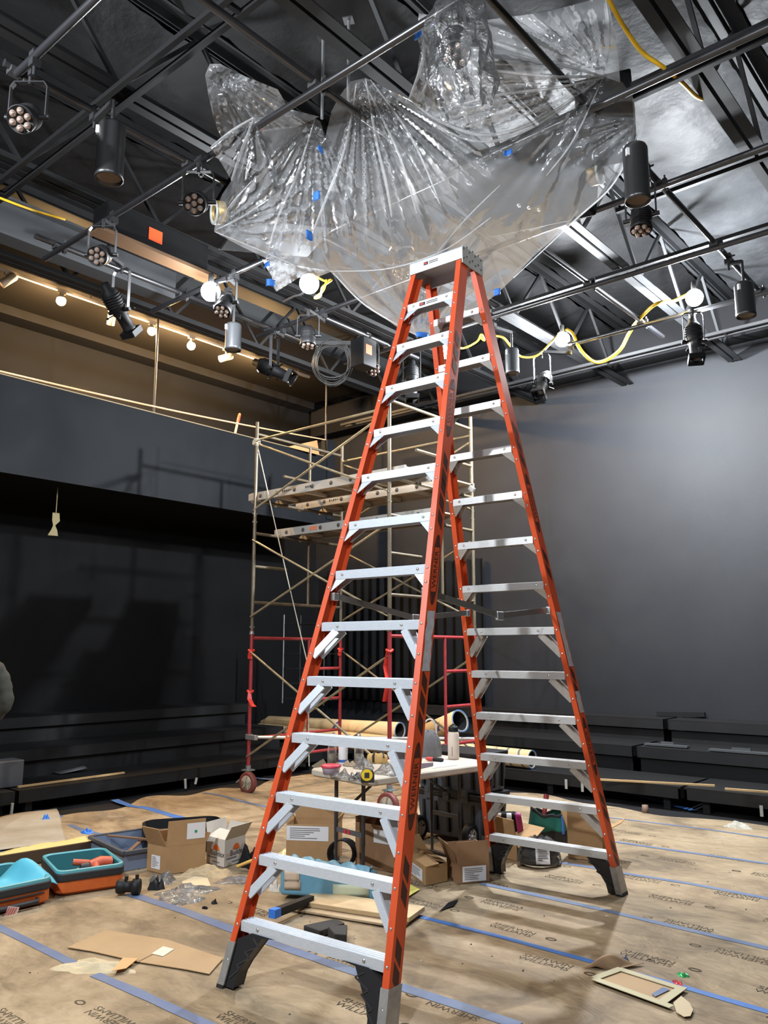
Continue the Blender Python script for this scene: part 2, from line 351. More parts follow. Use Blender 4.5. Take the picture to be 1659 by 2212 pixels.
# ---------------------------------------------------------------- seating risers
RIS = mat('riser_black', (.0075, .0078, .0085), .6, col2=(.011, .0113, .012), nscale=3, spec=.25)
RISB = mat('riser_tread', (.008, .008, .0085), .55, spec=.25)
def riser(name, lab, x0, x1, y0, y1, z, legs, front, face=.10, skirt=True):
    t = thing(name, lab, 'riser platform', ((x0+x1)/2, (y0+y1)/2, 0), 'black seating risers')
    mb = MB(); mb.box(((x0+x1)/2, (y0+y1)/2, z-.01), (x1-x0, y1-y0, .02)); mb.build('tread', RISB, t)
    mb = MB()
    if front == 'y': mb.box(((x0+x1)/2, y0+.012, z-.02-face/2), (x1-x0, .024, face)); mb.box((x0+.012, (y0+y1)/2, z-.02-face/2), (.024, y1-y0, face)); mb.box((x1-.012, (y0+y1)/2, z-.02-face/2), (.024, y1-y0, face))
    else: mb.box((x1-.012, (y0+y1)/2, z-.02-face/2), (.024, y1-y0, face)); mb.box(((x0+x1)/2, y0+.012, z-.02-face/2), (x1-x0, .024, face)); mb.box(((x0+x1)/2, y1-.012, z-.02-face/2), (x1-x0, .024, face))
    mb.build('fascia_board', RIS, t)
    if skirt:
        mb = MB()
        if front == 'y': mb.box(((x0+x1)/2, y0+.06, (z-.13)/2), (x1-x0-.04, .02, z-.13))
        else: mb.box((x1-.06, (y0+y1)/2, (z-.13)/2), (.02, y1-y0-.04, z-.13))
        mb.build('skirt_board', RIS, t)
    for (lx, ly) in legs:
        mb = MB(); mb.box((lx, ly, (z-.12)/2), (.07, .07, z-.12)); mb.build('leg', RIS, t)
    return t
riser('seating_riser', 'low black platform in front of the right wall, left half', -6.6, -3.32, 8.5, 9.27, .245, [(-6.4, 8.62), (-4.85, 8.62), (-3.5, 8.62), (-3.5, 9.1), (-6.4, 9.1)], 'y', skirt=False)
riser('seating_riser', 'low black platform in front of the right wall, right half', -3.28, 3.0, 8.5, 9.27, .245, [(-3.1, 8.62), (-1.6, 8.62), (0, 8.62), (2.8, 8.62), (2.8, 9.1)], 'y', skirt=False)
riser('seating_riser', 'middle black riser step along the right wall, left half', -8.6, -4.16, 9.27, 10.02, .52, [(-8.4, 9.9), (-4.3, 9.9)], 'y')
riser('seating_riser', 'middle black riser step along the right wall, right half', -4.10, 3.0, 9.27, 10.02, .52, [(-3.9, 9.9), (2.8, 9.9)], 'y')
riser('seating_riser', 'rear black riser step against the right wall, left half', -8.6, -4.08, 10.02, 10.48, .78, [(-8.4, 10.4), (-4.2, 10.4)], 'y')
riser('seating_riser', 'rear black riser step against the right wall, right half', -4.02, 3.0, 10.02, 10.48, .78, [(-3.9, 10.4), (2.8, 10.4)], 'y')
riser('seating_riser', 'low black platform below the balcony, left end', -9.0, -8.2, 1.2, 4.02, .24, [(-8.3, 2.4), (-8.3, 3.9), (-8.9, 3.9)], 'x', skirt=False)
riser('seating_riser', 'low black platform below the balcony, by the scaffold', -9.0, -8.2, 4.06, 8.3, .24, [(-8.3, 4.2), (-8.3, 6.2), (-8.3, 8.15)], 'x', skirt=False)
riser('seating_riser', 'middle black riser step below the balcony', -9.78, -9.0, 1.2, 8.3, .53, [(-9.7, 1.4), (-9.7, 8.1)], 'x')
riser('seating_riser', 'rear black riser step against the wall below the balcony', -10.58, -9.78, 1.2, 8.3, .82, [(-10.5, 1.4), (-10.5, 8.1)], 'x')
# bare timber battens on the platform edges
WOODB = mat('pale_batten', (.45, .30, .14), .6)
for (p, q, z, lab) in [((38, 1700), (268, 1669), .255, 'thin bare timber batten on the left platform edge'), ((1296, 1684), (1544, 1697), .255, 'thin bare timber batten on the right platform, nearer the ladder'), ((1566, 1704), (1700, 1714), .255, 'thin bare timber batten on the right platform, at the photo edge')]:
    a, b = at(*p, z), at(*q, z); mb = MB(); mb.bar(a, b, .03, .018); tag(mb.build('timber_batten', WOODB), lab, 'batten')
SCR = mat('light_scrap', (.5, .52, .52), .6)
BF2 = film('crumpled_clear_film', haze=.3, bump=.8, bscale=40, rough=.2)
def crumple(name, c, sx, sy, sz, m, lab, cat, seed=0, ang=0, n=12, group=None, kind=None):
    rnd = random.Random(seed); mb = MB(); ph = [rnd.uniform(0, 6.3) for _ in range(8)]
    def fn(a, b):
        th = a*2*math.pi; r = b
        k = 1+.16*math.sin(3*th+ph[0])+.12*math.sin(5*th+ph[1])+.06*math.sin(9*th+ph[2])
        x = r*k*math.cos(th); y = r*k*math.sin(th)
        e = 1-r**3; hh = e*(.30+.75*abs(math.sin(2.6*x+1.2*math.sin(3*y+ph[3])+ph[4]))**1.5*abs(math.cos(2.3*y+ph[5]))**.7+.22*math.sin(8*x+ph[5])*math.sin(9*y+ph[6]))
        return V(c)+V((x*sx*math.cos(ang)-y*sy*math.sin(ang), x*sx*math.sin(ang)+y*sy*math.cos(ang), .004+max(hh, 0)*sz))
    mb.grid(fn, n*2, n//2+2, smooth=False)
    o = mb.build(name, m, solid=.0015); tag(o, lab, cat, group, kind); return o
crumple('plastic_scrap', at(286, 1640, .245), .05, .05, .18, BF2, 'upright wisp of clear plastic on the left platform', 'plastic scrap', 3)
crumple('plastic_scrap', at(320, 1638, .245), .07, .05, .11, BF2, 'small peak of clear plastic on the left platform', 'plastic scrap', 4)
for k, (p, lab) in enumerate([((150, 1668), 'grey paper sheet on the left platform, nearest the photo edge'), ((195, 1655), 'grey paper sheet on the left platform, middle'), ((245, 1647), 'grey paper sheet on the left platform, by the plastic wisp')]):
    c = at(p[0], p[1], .245); mb = MB()
    mb.grid(lambda a, b: c+V((-.1+.2*a, -.16+.32*b, .005+.05*math.sin(a*2.5+k)*b)), 4, 4); tag(mb.build('paper_sheet', mat('grey_sheet', (.07, .07, .075), .6), solid=.002), lab, 'paper', 'sheets on the left platform')
# grey crate and bits at the left end
mb = MB(); c = at(10, 1700, .245); mb.box(c+V((-.05, 0, .13)), (.25, .3, .26)); tag(mb.build('slate_box', mat('slate_panel', (.07, .075, .085), .5), bevel=.01), 'slate grey box on the platform at the left photo edge', 'box')
# things on the right risers
for k, (p, w, lab) in enumerate([((1440, 1612), .5, 'long dark bracket lying on the middle riser, left one'), ((1600, 1626), .65, 'long dark bracket lying on the middle riser, right one')]):
    c = at(p[0], p[1], .53); mb = MB(); mb.box(c+V((0, 0, .01)), (w, .09, .02)); mb.box(c+V((0, .03, .03)), (w*.3, .02, .03)); tag(mb.build('metal_bracket', mat('dark_bracket', (.05, .055, .06), .45)), lab, 'bracket')
mb = MB(); c = at(1470, 1548, .79); mb.bar(c+V((-.3, 0, .02)), c+V((.3, .02, .04)), .05, .05); tag(mb.build('black_bar', BLKM), 'short black bar lying on the top riser at the right', 'bar')
for k, (p, z, lab) in enumerate([((1568, 1676), .26, 'small white bolt end on the right platform, left pair'), ((1588, 1666), .26, 'small white bolt end on the right platform, behind the left pair'), ((1640, 1679), .26, 'small white bolt end on the right platform, right pair')]):
    c = at(*p, z); mb = MB(); mb.ball(c+V((0, 0, .015)), .022, 8, 6); tag(mb.build('bolt_end', SCR), lab, 'bolt', 'bolt ends on the right platform')
# white cable ends hanging under the platforms
for p, lab in (((1223, 1694), 'white tag hanging under the right platform, nearer the ladder'), ((1258, 1700), 'white tag hanging under the right platform, second from the ladder'), ((1645, 1752), 'white tag on the platform leg at the right photo edge')):
    c = aty(p[0], p[1], 8.47); mb = MB(); mb.box(c, (.03, .006, .10)); tag(mb.build('white_tag', mat('dull_tag', (.33, .33, .31), .7)), lab, 'tag')
for p, q, lab in (((400, 1683), (401, 1703), 'short white pipe stub under the left platform, nearer one'), ((425, 1680), (422, 1694), 'short white pipe stub under the left platform, farther one'), ((27, 1735), (24, 1760), 'short white pipe stub under the left platform at the photo edge')):
    a, b = atx(p[0], p[1], -8.16), atx(q[0], q[1], -8.16); mb = MB(); mb.tube([a, b], .015, 8); tag(mb.build('pipe_stub', mat('dull_pipe', (.35, .34, .31), .6)), lab, 'pipe')

mb = MB(); mb.grid(lambda a, b: V((lerp(-10.2, -6.9, a), 10.40-.05*math.sin(a*120)*(1-.2*b), lerp(.80, 3.0, b))), 150, 4)
tag(mb.build('black_curtain', mat('black_velour', (.006, .006, .0065), .9, spec=.1), solid=.004), 'black pleated curtain in the far corner behind the scaffold', 'curtain')
c0 = atd(612, 1420, 12.6); c1 = atd(700, 1420, 12.0); t = thing('wire_rack', 'black wire rack standing behind the scaffold in the corner', 'rack', ((c0.x+c1.x)/2, (c0.y+c1.y)/2, .82)); RK = mat('rack_wire', (.05, .05, .055), .4, metal=.5)
for p, m_ in ((c0, mat('rack_pale_edge', (.25, .25, .26), .4, metal=.5)), (c1, RK)):
    for dy in (0, .35):
        mb = MB(); mb.tube([V((p.x, p.y+dy, .83)), V((p.x, p.y+dy, 2.15))], .011, 6); mb.build('post', m_ if dy == 0 else RK, t)
for k in range(6):
    z = .90+.22*k; mb = MB()
    for j in range(6): mb.tube([V((c0.x, c0.y+.07*j, z)), V((c1.x, c1.y+.07*j, z))], .005, 4)
    mb.build('shelf', RK, t)
# ================================================================ the tall orange stepladder
LP = V((-2.9476, 4.0368, 0)); LY = R(3.168)
LA = V((math.cos(LY), math.sin(LY), 0)); LB = V((-math.sin(LY), math.cos(LY), 0))
WB, WT, SB, ST, DZ = .9321, .3042, 1.2937, .0636, .292
HT = 14*DZ
def lw(z): return lerp(WB, WT, z/HT)/2
def ls(z): return lerp(SB, ST, z/HT)
FLG, WEB, TK = .036, .088, .0045
def lp(e, sg, z, da=0.0, db=0.0):
    """e side -1/+1, sg -1 near section, +1 far section; da outwards from the flange edge, db backwards from the visible flange"""
    return LP + LA*(e*(lw(z)+da)) + LB*(sg*ls(z)+db) + V((0, 0, z))
lad = thing('step_ladder', 'tall orange twin stepladder with aluminium steps in the middle of the floor', 'ladder', (LP.x, LP.y, 0))
def cut(poly, z0, z1, e, sg, mb):
    p0 = [lp(e, sg, z0, a, b) for a, b in poly]; p1 = [lp(e, sg, z1, a, b) for a, b in poly]
    n = len(poly)
    mb.add(p0+p1, [tuple(range(n))[::-1], tuple(range(n, 2*n))]+[(i, (i+1) % n, n+(i+1) % n, n+i) for i in range(n)])
CH = [(0, 0), (FLG, 0), (FLG, WEB), (0, WEB), (0, WEB-TK), (FLG-TK, WEB-TK), (FLG-TK, TK), (0, TK)]
SH = [(-.004, -.004), (FLG+.004, -.004), (FLG+.004, WEB+.004), (-.004, WEB+.004), (-.004, WEB-TK), (FLG-TK, WEB-TK), (FLG-TK, TK), (-.004, TK)]
GREYSH = mat('shoe_plate', (.42, .41, .39), .45, metal=.5, col2=(.3, .29, .28), nscale=20)
LOGO = mat('rail_print', (.055, .018, .012), .5)
RIVET = mat('rivet', (.7, .7, .7), .25, metal=.9)
rails = {}
TOPZ = 4.03
for sg, nm in ((-1, 'near'), (1, 'far')):
    for e in (-1, 1):
        mb = MB(); cut(CH, .05, TOPZ, e, sg, mb); r = mb.build('rail', ORANGE, lad); rails[(e, sg)] = r
        mb = MB(); cut(SH, .02, .2, e, sg, mb); mb.build('shoe', GREYSH, r)
        mb = MB(); c = lp(e, sg, .0, FLG/2, WEB/2); mb.hexa([lp(e, sg, z, a, b) for z in (.0, .03) for a, b in ((-.003, -.003), (FLG+.006, -.003), (FLG+.006, WEB+.003), (-.003, WEB+.003))]); mb.build('rubber_foot', RUBBER, r)
        # rivets on the visible flange and print on the outer web
        for k in range(1, 14):
            for dz in ((-.018, -.17) if k < 7 else (-.018, -.095)):
                z = k*DZ+dz
                if z < .1: continue
                c = lp(e, sg, z, FLG*.45, -.001); mb = MB(); mb.lathe([(.0075, 0), (.0065, .0025), (.003, .004), (0, .0045)], c, -LB, 10); mb.build('rivet', RIVET, r)
        mb = MB()
        def wp(z, b, off=.0012): return lp(e, sg, z, FLG+off, b)
        def slash(z):
            mb.quad(*[wp(z+dz, b) for dz, b in ((.055, .022), (.0, .068), (-.072, .068), (-.017, .022))])
        def oval(zc, hl, hw, a=-1):
            n = 28; out = []; inn = []
            for i in range(n):
                t = 2*math.pi*i/n
                sh = lambda L, Wd: (zc+L*math.copysign(abs(math.cos(t))**.9, math.cos(t)), .045+Wd*math.sin(t))
                out.append(wp(*sh(hl, hw))); inn.append(wp(*sh(hl*.93 if False else hl-.014, hw-.006)))
            mb.add(out+inn, [(i, (i+1) % n, n+(i+1) % n, n+i) for i in range(n)])
            for tz in (-1, 1):   # pointed ends filled
                mb.add([wp(zc+tz*(hl+.0), .045), wp(zc+tz*(hl-.07), .045+hw*.62), wp(zc+tz*(hl-.07), .045-hw*.62)], [(0, 1, 2)])
            d = (lp(e, sg, zc+.1, FLG)-lp(e, sg, zc, FLG)).normalized()
            yd = LB*(-e)   # text up direction so that it reads upwards
            text_on(mb, 'WERNER', .05, wp(zc, .045, .0016), d, (-LB if e > 0 else LB), 1.05)
        for zc in ((.98, 2.02, 2.98) if sg < 0 else (.98, 2.55)):
            oval(zc, .19, .036)
            for q in (-.38, -.285, .285, .38, .475): slash(zc+q+(-.05 if q < 0 else 0))
        for z in (.24, .33): slash(z)
        mb.build('printed_mark', LOGO, r)
    # steps
    for k in range(1, 14):
        z = k*DZ; w = lw(z); mb = MB()
        d0 = LB*(sg*ls(z)) + LP
        def sp(a, b, zz): return LP + LA*a + LB*(sg*ls(z)+b) + V((0, 0, zz))
        prof = [(.003, z), (.003, z-.046), (.007, z-.046), (.007, z-.006), (.079, z-.006), (.079, z-.046), (.083, z-.046), (.083, z), (.074, z), (.072, z+.003), (.068, z+.003), (.066, z), (.056, z), (.054, z+.003), (.05, z+.003), (.048, z), (.038, z), (.036, z+.003), (.032, z+.003), (.03, z), (.02, z), (.018, z+.003), (.012, z+.003), (.01, z)]
        # the step follows the lean of the section : back edge keeps level
        L0 = w+.001
        mb.add([sp(-L0, b, zz) for b, zz in prof]+[sp(L0, b, zz) for b, zz in prof], [tuple(range(len(prof))), tuple(range(2*len(prof)-1, len(prof)-1, -1))]+[(i, (i+1) % len(prof), len(prof)+(i+1) % len(prof), len(prof)+i) for i in range(len(prof))])
        st = mb.build('step', ALU if sg < 0 else mat('dull_aluminium', (.60, .60, .60), .45, metal=.55, col2=(.50, .50, .49), nscale=8, stretch=(3, 30, 30)), lad)
        for a in (-1, 1): mb = MB(); mb.lathe([(.009, 0), (.008, .003), (.004, .006), (0, .0065)], sp(a*(w-.115 if k < 7 else w-.05), .003, z-.021), -LB, 10); mb.build('rivet', RIVET, st)
        if k > 1:
            for e in (-1, 1):
                for bb in (.006, .066):
                    mb = MB()
                    if k < 7:
                        p = sp(e*(w-.105), bb+.006, z-.044); z2 = z-.182; q = lp(e, sg, z2, .005, bb+.006)
                        mb.bar(p, q, .042, .013, LB); 
                    else:
                        pts = [sp(e*(w-.075), bb, z-.046), sp(e*(w+.002), bb, z-.046), lp(e, sg, z-.115, .006, bb), lp(e, sg, z-.115, -.004, bb)]
                        mb.prism(pts, LB*.004)
                    mb.build('brace', ALU if sg < 0 else ALUW, st)
    # black moulded foot braces
    for e in (-1, 1):
        z = DZ; w = lw(z); mb = MB()
        P = lambda a, zz: LP + LA*(e*a) + LB*(sg*ls(min(zz, z))+.010) + V((0, 0, zz))
        w0 = lw(.02)
        prof = [(w0-.004, .015), (w0-.06, .015), (w0-.066, .075), (w0-.09, .125), (w-.155, z-.048), (w-.20, z-.043), (w-.085, z-.043), (lw(.21), .21), (lw(.12), .12)]
        if e < 0: pass
        pts = [P(a, zz) for a, zz in prof]
        n = len(pts); ex = LB*.066
        mb.add(pts+[p+ex for p in pts], [tuple(range(n)), tuple(range(2*n-1, n-1, -1))]+[(i, (i+1) % n, n+(i+1) % n, n+i) for i in range(n)])
        fb = mb.build('foot_brace', mat('black_plastic', (.016, .016, .018), .38), lad, bevel=.004)
        mb = MB()
        for i in range(6):   # moulded zigzag ribs on its face
            t0, t1 = i/6, (i+1)/6
            q0 = lerp(P(w0-.02, .05), P(w-.1, z-.06), t0); q1 = lerp(P(w0-.05, .07), P(w-.17, z-.06), t1)
            if i % 2: q0, q1 = lerp(P(w0-.05, .07), P(w-.17, z-.06), t0), lerp(P(w0-.02, .05), P(w-.1, z-.06), t1)
            mb.bar(q0-LB*.001, q1-LB*.001, .006, .006, LB)
        mb.build('rib', mat('black_plastic_rib', (.03, .03, .033), .4), fb)
# top cap
def tc(a, b, z): return LP+LA*a+LB*b+V((0, 0, z))
zt0, zt1 = 4.035, 4.115; wt = lw(4.07)+FLG+.012; b0, b1 = -ls(4.07)-.012, ls(4.07)+WEB+.012
mb = MB()
mb.hexa([tc(a, b, z) for z in (zt1-.006, zt1) for a, b in ((-wt, b0), (wt, b0), (wt, b1), (-wt, b1))])
for b in (b0, b1-.005): mb.hexa([tc(a, b+d, z) for z in (zt0, zt1) for a, d in ((-wt, 0), (wt, 0), (wt, .005), (-wt, .005))])
cap = mb.build('top_cap', ALU, lad)
for e in (-1, 1):
    mb = MB(); mb.hexa([tc(e*wt+a, b, z) for z in (zt0-.03, zt1+.004) for a, b in ((-.003, b0), (.003, b0), (.003, b1), (-.003, b1))])
    mb.build('end_plate', mat('cap_plate', (.45, .45, .42), .45, metal=.5), cap)
mb = MB()
for e in (-1, 1):
    for i in range(7):
        for j in range(2): mb.lathe([(.008, 0), (.007, .0012), (0, .0014)], tc(e*(wt+.003), lerp(b0+.02, b1-.02, i/6), zt0+.005+.065*j+(.02 if i % 2 else 0)), LA*e, 8)
mb.build('bolt_hole', mat('bolt_hole', (.04, .04, .04), .6), cap)
def sticker(z, parent, bface, a0, a1, zc):
    mb = MB(); mb.cur = 0
    q = [tc(a, bface-.0015, zz) for a, zz in ((a0, zc-.016), (a1, zc-.016), (a1, zc+.016), (a0, zc+.016))]; mb.quad(*q)
    mb.cur = 1; w = a1-a0
    mb.quad(*[tc(a, bface-.0025, zz) for a, zz in ((a0+.01, zc-.011), (a0+w*.34, zc-.011), (a0+w*.34, zc+.011), (a0+.01, zc+.011))])
    mb.cur = 2
    mb.quad(*[tc(a, bface-.003, zz) for a, zz in ((a0+.015, zc-.005), (a0+w*.26, zc-.005), (a0+w*.26, zc+.006), (a0+.015, zc+.006))])
    mb.cur = 1
    for i in range(2): mb.quad(*[tc(a, bface-.0025, zz) for a, zz in ((a0+w*.4, zc-.008+i*.011), (a0+w*.93, zc-.008+i*.011), (a0+w*.93, zc-.003+i*.011), (a0+w*.4, zc-.003+i*.011))])
    mb.build('warning_sticker', [WHITEP, INK, mat('sticker_red', (.5, .03, .03), .5)], parent)
sticker(0, cap, b0, -.10, .03, zt0+.045)
z13 = 13*DZ
sticker(0, [c for c in lad.children if c.name.startswith('step')][12], -ls(z13)+.003, -.09, .07, z13-.023)
# worn white label on the near right rail, and one on the far right rail
for (e, sg, z0, z1) in ((1, -1, 1.50, 1.80), (1, 1, 1.5, 1.85), (1, 1, 1.2, 1.34)):
    mb = MB(); rnd = random.Random(3)
    zs = [lerp(z0, z1, i/9) for i in range(10)]
    L_ = [lp(e, sg, z, FLG+.0022, .013+rnd.uniform(-.006, .006)) for z in zs]; R_ = [lp(e, sg, z, FLG+.0022, .075+rnd.uniform(-.01, .008)) for z in zs]
    mb.add(L_+R_, [(i, i+1, 11+i, 10+i) for i in range(9)])
    tag(mb.build('worn_label', mat('worn_label_paper', (.5, .5, .54), .6, col2=(.35, .34, .36), nscale=30), rails[(e, sg)]), 'worn whitish label')
# spreader arms
for e in (-1, 1):
    z = 1.90; p = lp(e, -1, z, -.004, WEB*.5); q = lp(e, 1, z-.04, -.004, .01); mdl = lerp(p, q, .55)-V((0, 0, .075)) 
    off = LA*(-e*.012)
    mb = MB(); mb.bar(p+off, mdl+off, .03, .006, LA); mb.bar(p+off+V((0, 0, .012)), mdl+off+V((0, 0, .012)), .006, .016, V((0, 0, 1)))
    sp_ = mb.build('spreader_arm', mat('spreader_steel', (.24, .23, .215), .45, metal=.65), lad)
    mb = MB(); mb.bar(mdl+off, q+off, .03, .006, LA); mb.bar(mdl+off+V((0, 0, .012)), q+off+V((0, 0, .012)), .006, .016, V((0, 0, 1))); mb.build('spreader_arm', mat('spreader_steel', (0, 0, 0)), lad)
    mb = MB(); mb.box(mdl+off, (.02, .075, .05), LY); mb.box(p+off*.4, (.03, .04, .045), LY); mb.box(q+off*.4, (.03, .04, .045), LY); mb.build('hinge_bracket', ZINC, sp_, bevel=.004)
# ================================================================ scaffold tower
SA = V((-7.54, 6.42, 0)); SW, SL = 1.524, 2.13
RED = mat('red_scaffold_paint', (.30, .030, .034), .42, col2=(.22, .022, .026), nscale=18)
BRN = mat('bronze_scaffold_tube', (.135, .11, .072), .45, metal=.3, col2=(.085, .068, .046), nscale=9)
BRACE = mat('pale_galvanised_brace', (.30, .265, .185), .42, metal=.35, col2=(.20, .17, .11), nscale=10)
sca = thing('scaffold_tower', 'rolling scaffold tower, red lower frames and bronze upper frames, behind the ladder', 'scaffold', (SA.x+SL/2, SA.y+SW/2, 0))
TR = .0215
def sp_(ix, iy, z): return V((SA.x+ix*SL, SA.y+iy*SW, z))
def frame(ix, z0, z1, m, bars, inner):
    f = MB()
    for iy in (0, 1): f.tube([sp_(ix, iy, z0), sp_(ix, iy, z1)], TR, 10)
    z, a, b = bars[0]; f.tube([sp_(ix, a, z), sp_(ix, b, z)], TR*.85, 8)
    fo = f.build('end_frame', m, sca)
    for z, a, b in bars[1:]:
        f = MB(); f.tube([sp_(ix, a, z), sp_(ix, b, z)], TR*.85, 8); f.build('rung', m, fo)
    for y, a, b in inner:
        f = MB(); f.tube([sp_(ix, y, a), sp_(ix, y, b)], TR*.8, 8); f.build('inner_post', m, fo)
    return fo
for ix in (0, 1):
    frame(ix, .27, 1.84, RED, [(1.75, 0, 1), (1.38, .62, 1), (1.0, .62, 1), (.60, 0, 1), (.36, .62, 1)], [(.62, .60, 1.75)])
    frame(ix, 1.84, 3.20, BRN, [(2.17, 0, 1), (3.0, 0, 1), (2.6, 0, .35)], [(.60, 2.17, 3.0)])
    frame(ix, 3.20, 4.39, BRN, [(3.40, 0, 1), (4.24, 0, 1), (3.78, .3, 1)], [(.60, 3.40, 4.24)])
    for iy in (0, 1):
        mb = MB()
        for z in (1.80, 1.88, 3.14, 3.24): mb.tube([sp_(ix, iy, z)-V((0, .03, 0)), sp_(ix, iy, z)+V((0, .03, 0))], .011, 8)
        mb.tube([sp_(ix, iy, 1.80), sp_(ix, iy, 1.83)], TR*1.25, 10)
        mb.build('coupling_pin', ZINC if ix == 0 else BRN, sca)
def xb(y, pairs):
    for (xa, za, xb_, zb_) in pairs:
        mb = MB(); a, b = sp_(xa, y, za), sp_(xb_, y, zb_)
        o = V((0, -.03 if y < .5 else .03, 0)); mb.tube([a+o, lerp(a+o, b+o, .03)], .009, 6); mb.tube([lerp(a+o, b+o, .03), lerp(a+o, b+o, .97)], .0135, 8); mb.tube([lerp(a+o, b+o, .97), b+o], .009, 6)
        mb.build('cross_brace', BRACE, sca)
for y in (0, 1):
    xb(y, [(0, 1.60, 1, .45), (0, .40, 1, 1.55), (0, 2.92, 1, 1.95), (0, 2.0, 1, 2.9), (0, 4.12, 1, 3.25), (0, 3.28, 1, 4.10)])
    mb = MB(); mb.tube([sp_(0, y, 4.16), sp_(1, y, 4.16)], .015, 8); mb.build('guard_rail', BRACE, sca)
mb = MB(); mb.tube([sp_(0, 0, .62)+V((.05, -.02, 0)), sp_(1, 1, .62)], .019, 8); mb.build('plan_brace', ZINC, sca)
mb = MB(); mb.box(sp_(0, 0, .62), (.07, .06, .06)); mb.box(sp_(0, 0, .62)+V((.09, -.02, 0)), (.12, .05, .055)); mb.build('clamp', ZINC, sca, bevel=.006)
for ix in (0, 1):
    for iy in (0, 1):
        c = sp_(ix, iy, 0); w = c+V((.06, -.05, .1)) if ix == 0 else c+V((.03, -.06, .1))
        d = V((.05, -1, 0)).normalized(); w.z = .12
        mb = MB(); mb.lathe([(.018, -.028), (.07, -.022), (.08, -.028), (.117, -.028), (.12, -.02), (.12, .02), (.117, .028), (.08, .028), (.07, .022), (.018, .028)], w, d, 28)
        ca = mb.build('caster', mat('caster_tread', (.16, .04, .035), .5), sca)
        mb = MB(); mb.lathe([(.0, -.032), (.082, -.029), (.082, .029), (0, .032)], w, d, 24)
        for k in range(5):
            a = 2*math.pi*k/5; e = d.orthogonal().normalized(); q = d.cross(e); r = e*math.cos(a)+q*math.sin(a); mb.bar(w+d*.031, w+d*.031+r*.078, .016, .008, d)
        mb.build('wheel_disc', mat('caster_disc', (.42, .38, .30), .5, col2=(.25, .22, .17), nscale=20), ca)
        mb = MB()
        for s in (-1, 1): mb.hexa([w+d*(s*.036+t)+q for t in (-.003, .003) for q in (V((-.03, .02, -.03)), V((.02, -.02, -.03)), V((-.02, .03, .15)), V((-.07, .05, .14)))])
        mb.box(c+V((.0, 0, .25)), (.11, .11, .012)); mb.tube([c+V((0, 0, .2)), c+V((0, 0, .3))], .03, 10)
        mb.bar(c+V((-.02, -.02, .2)), c+V((-.12, -.06, .11)), .05, .012); mb.build('fork', mat('fork_steel', (.28, .32, .32), .4, metal=.6), ca)
# red caution flags tied to the posts
def flag(c, pts, lab):
    mb = MB(); mb.tube([c+V((.03*math.cos(a), .03*math.sin(a), .01*math.sin(2*a))) for a in [i*math.pi/4 for i in range(9)]], .014, 6)
    strip(mb, [c+V(p) for p in pts], [.018, .03, .026, .03]); tag(mb.build('caution_ribbon', mat('red_ribbon', (.55, .03, .02), .45), solid=.002), lab, 'ribbon', 'red ribbons tied to the scaffold')
flag(sp_(0, 0, 1.60), [(.02, -.03, 0), (.03, -.04, -.03), (.02, -.04, -.06), (.03, -.04, -.09)], 'red ribbon knotted high on the left scaffold post')
flag(sp_(0, 0, 1.13), [(.02, -.03, 0), (.05, -.05, -.08), (.10, -.05, -.14), (.15, -.06, -.16)], 'red ribbon knotted halfway down the left red scaffold post')
flag(sp_(1, 0, 1.60), [(.0, -.03, 0), (-.02, -.04, -.15), (.01, -.04, -.3), (-.03, -.04, -.50)], 'long red ribbon hanging down the scaffold post beside the ladder')
flag(sp_(0, 1, 1.62), [(.02, -.03, 0), (.03, -.04, -.03), (.02, -.04, -.06), (.03, -.04, -.08)], 'red ribbon knotted on the rear left scaffold post')
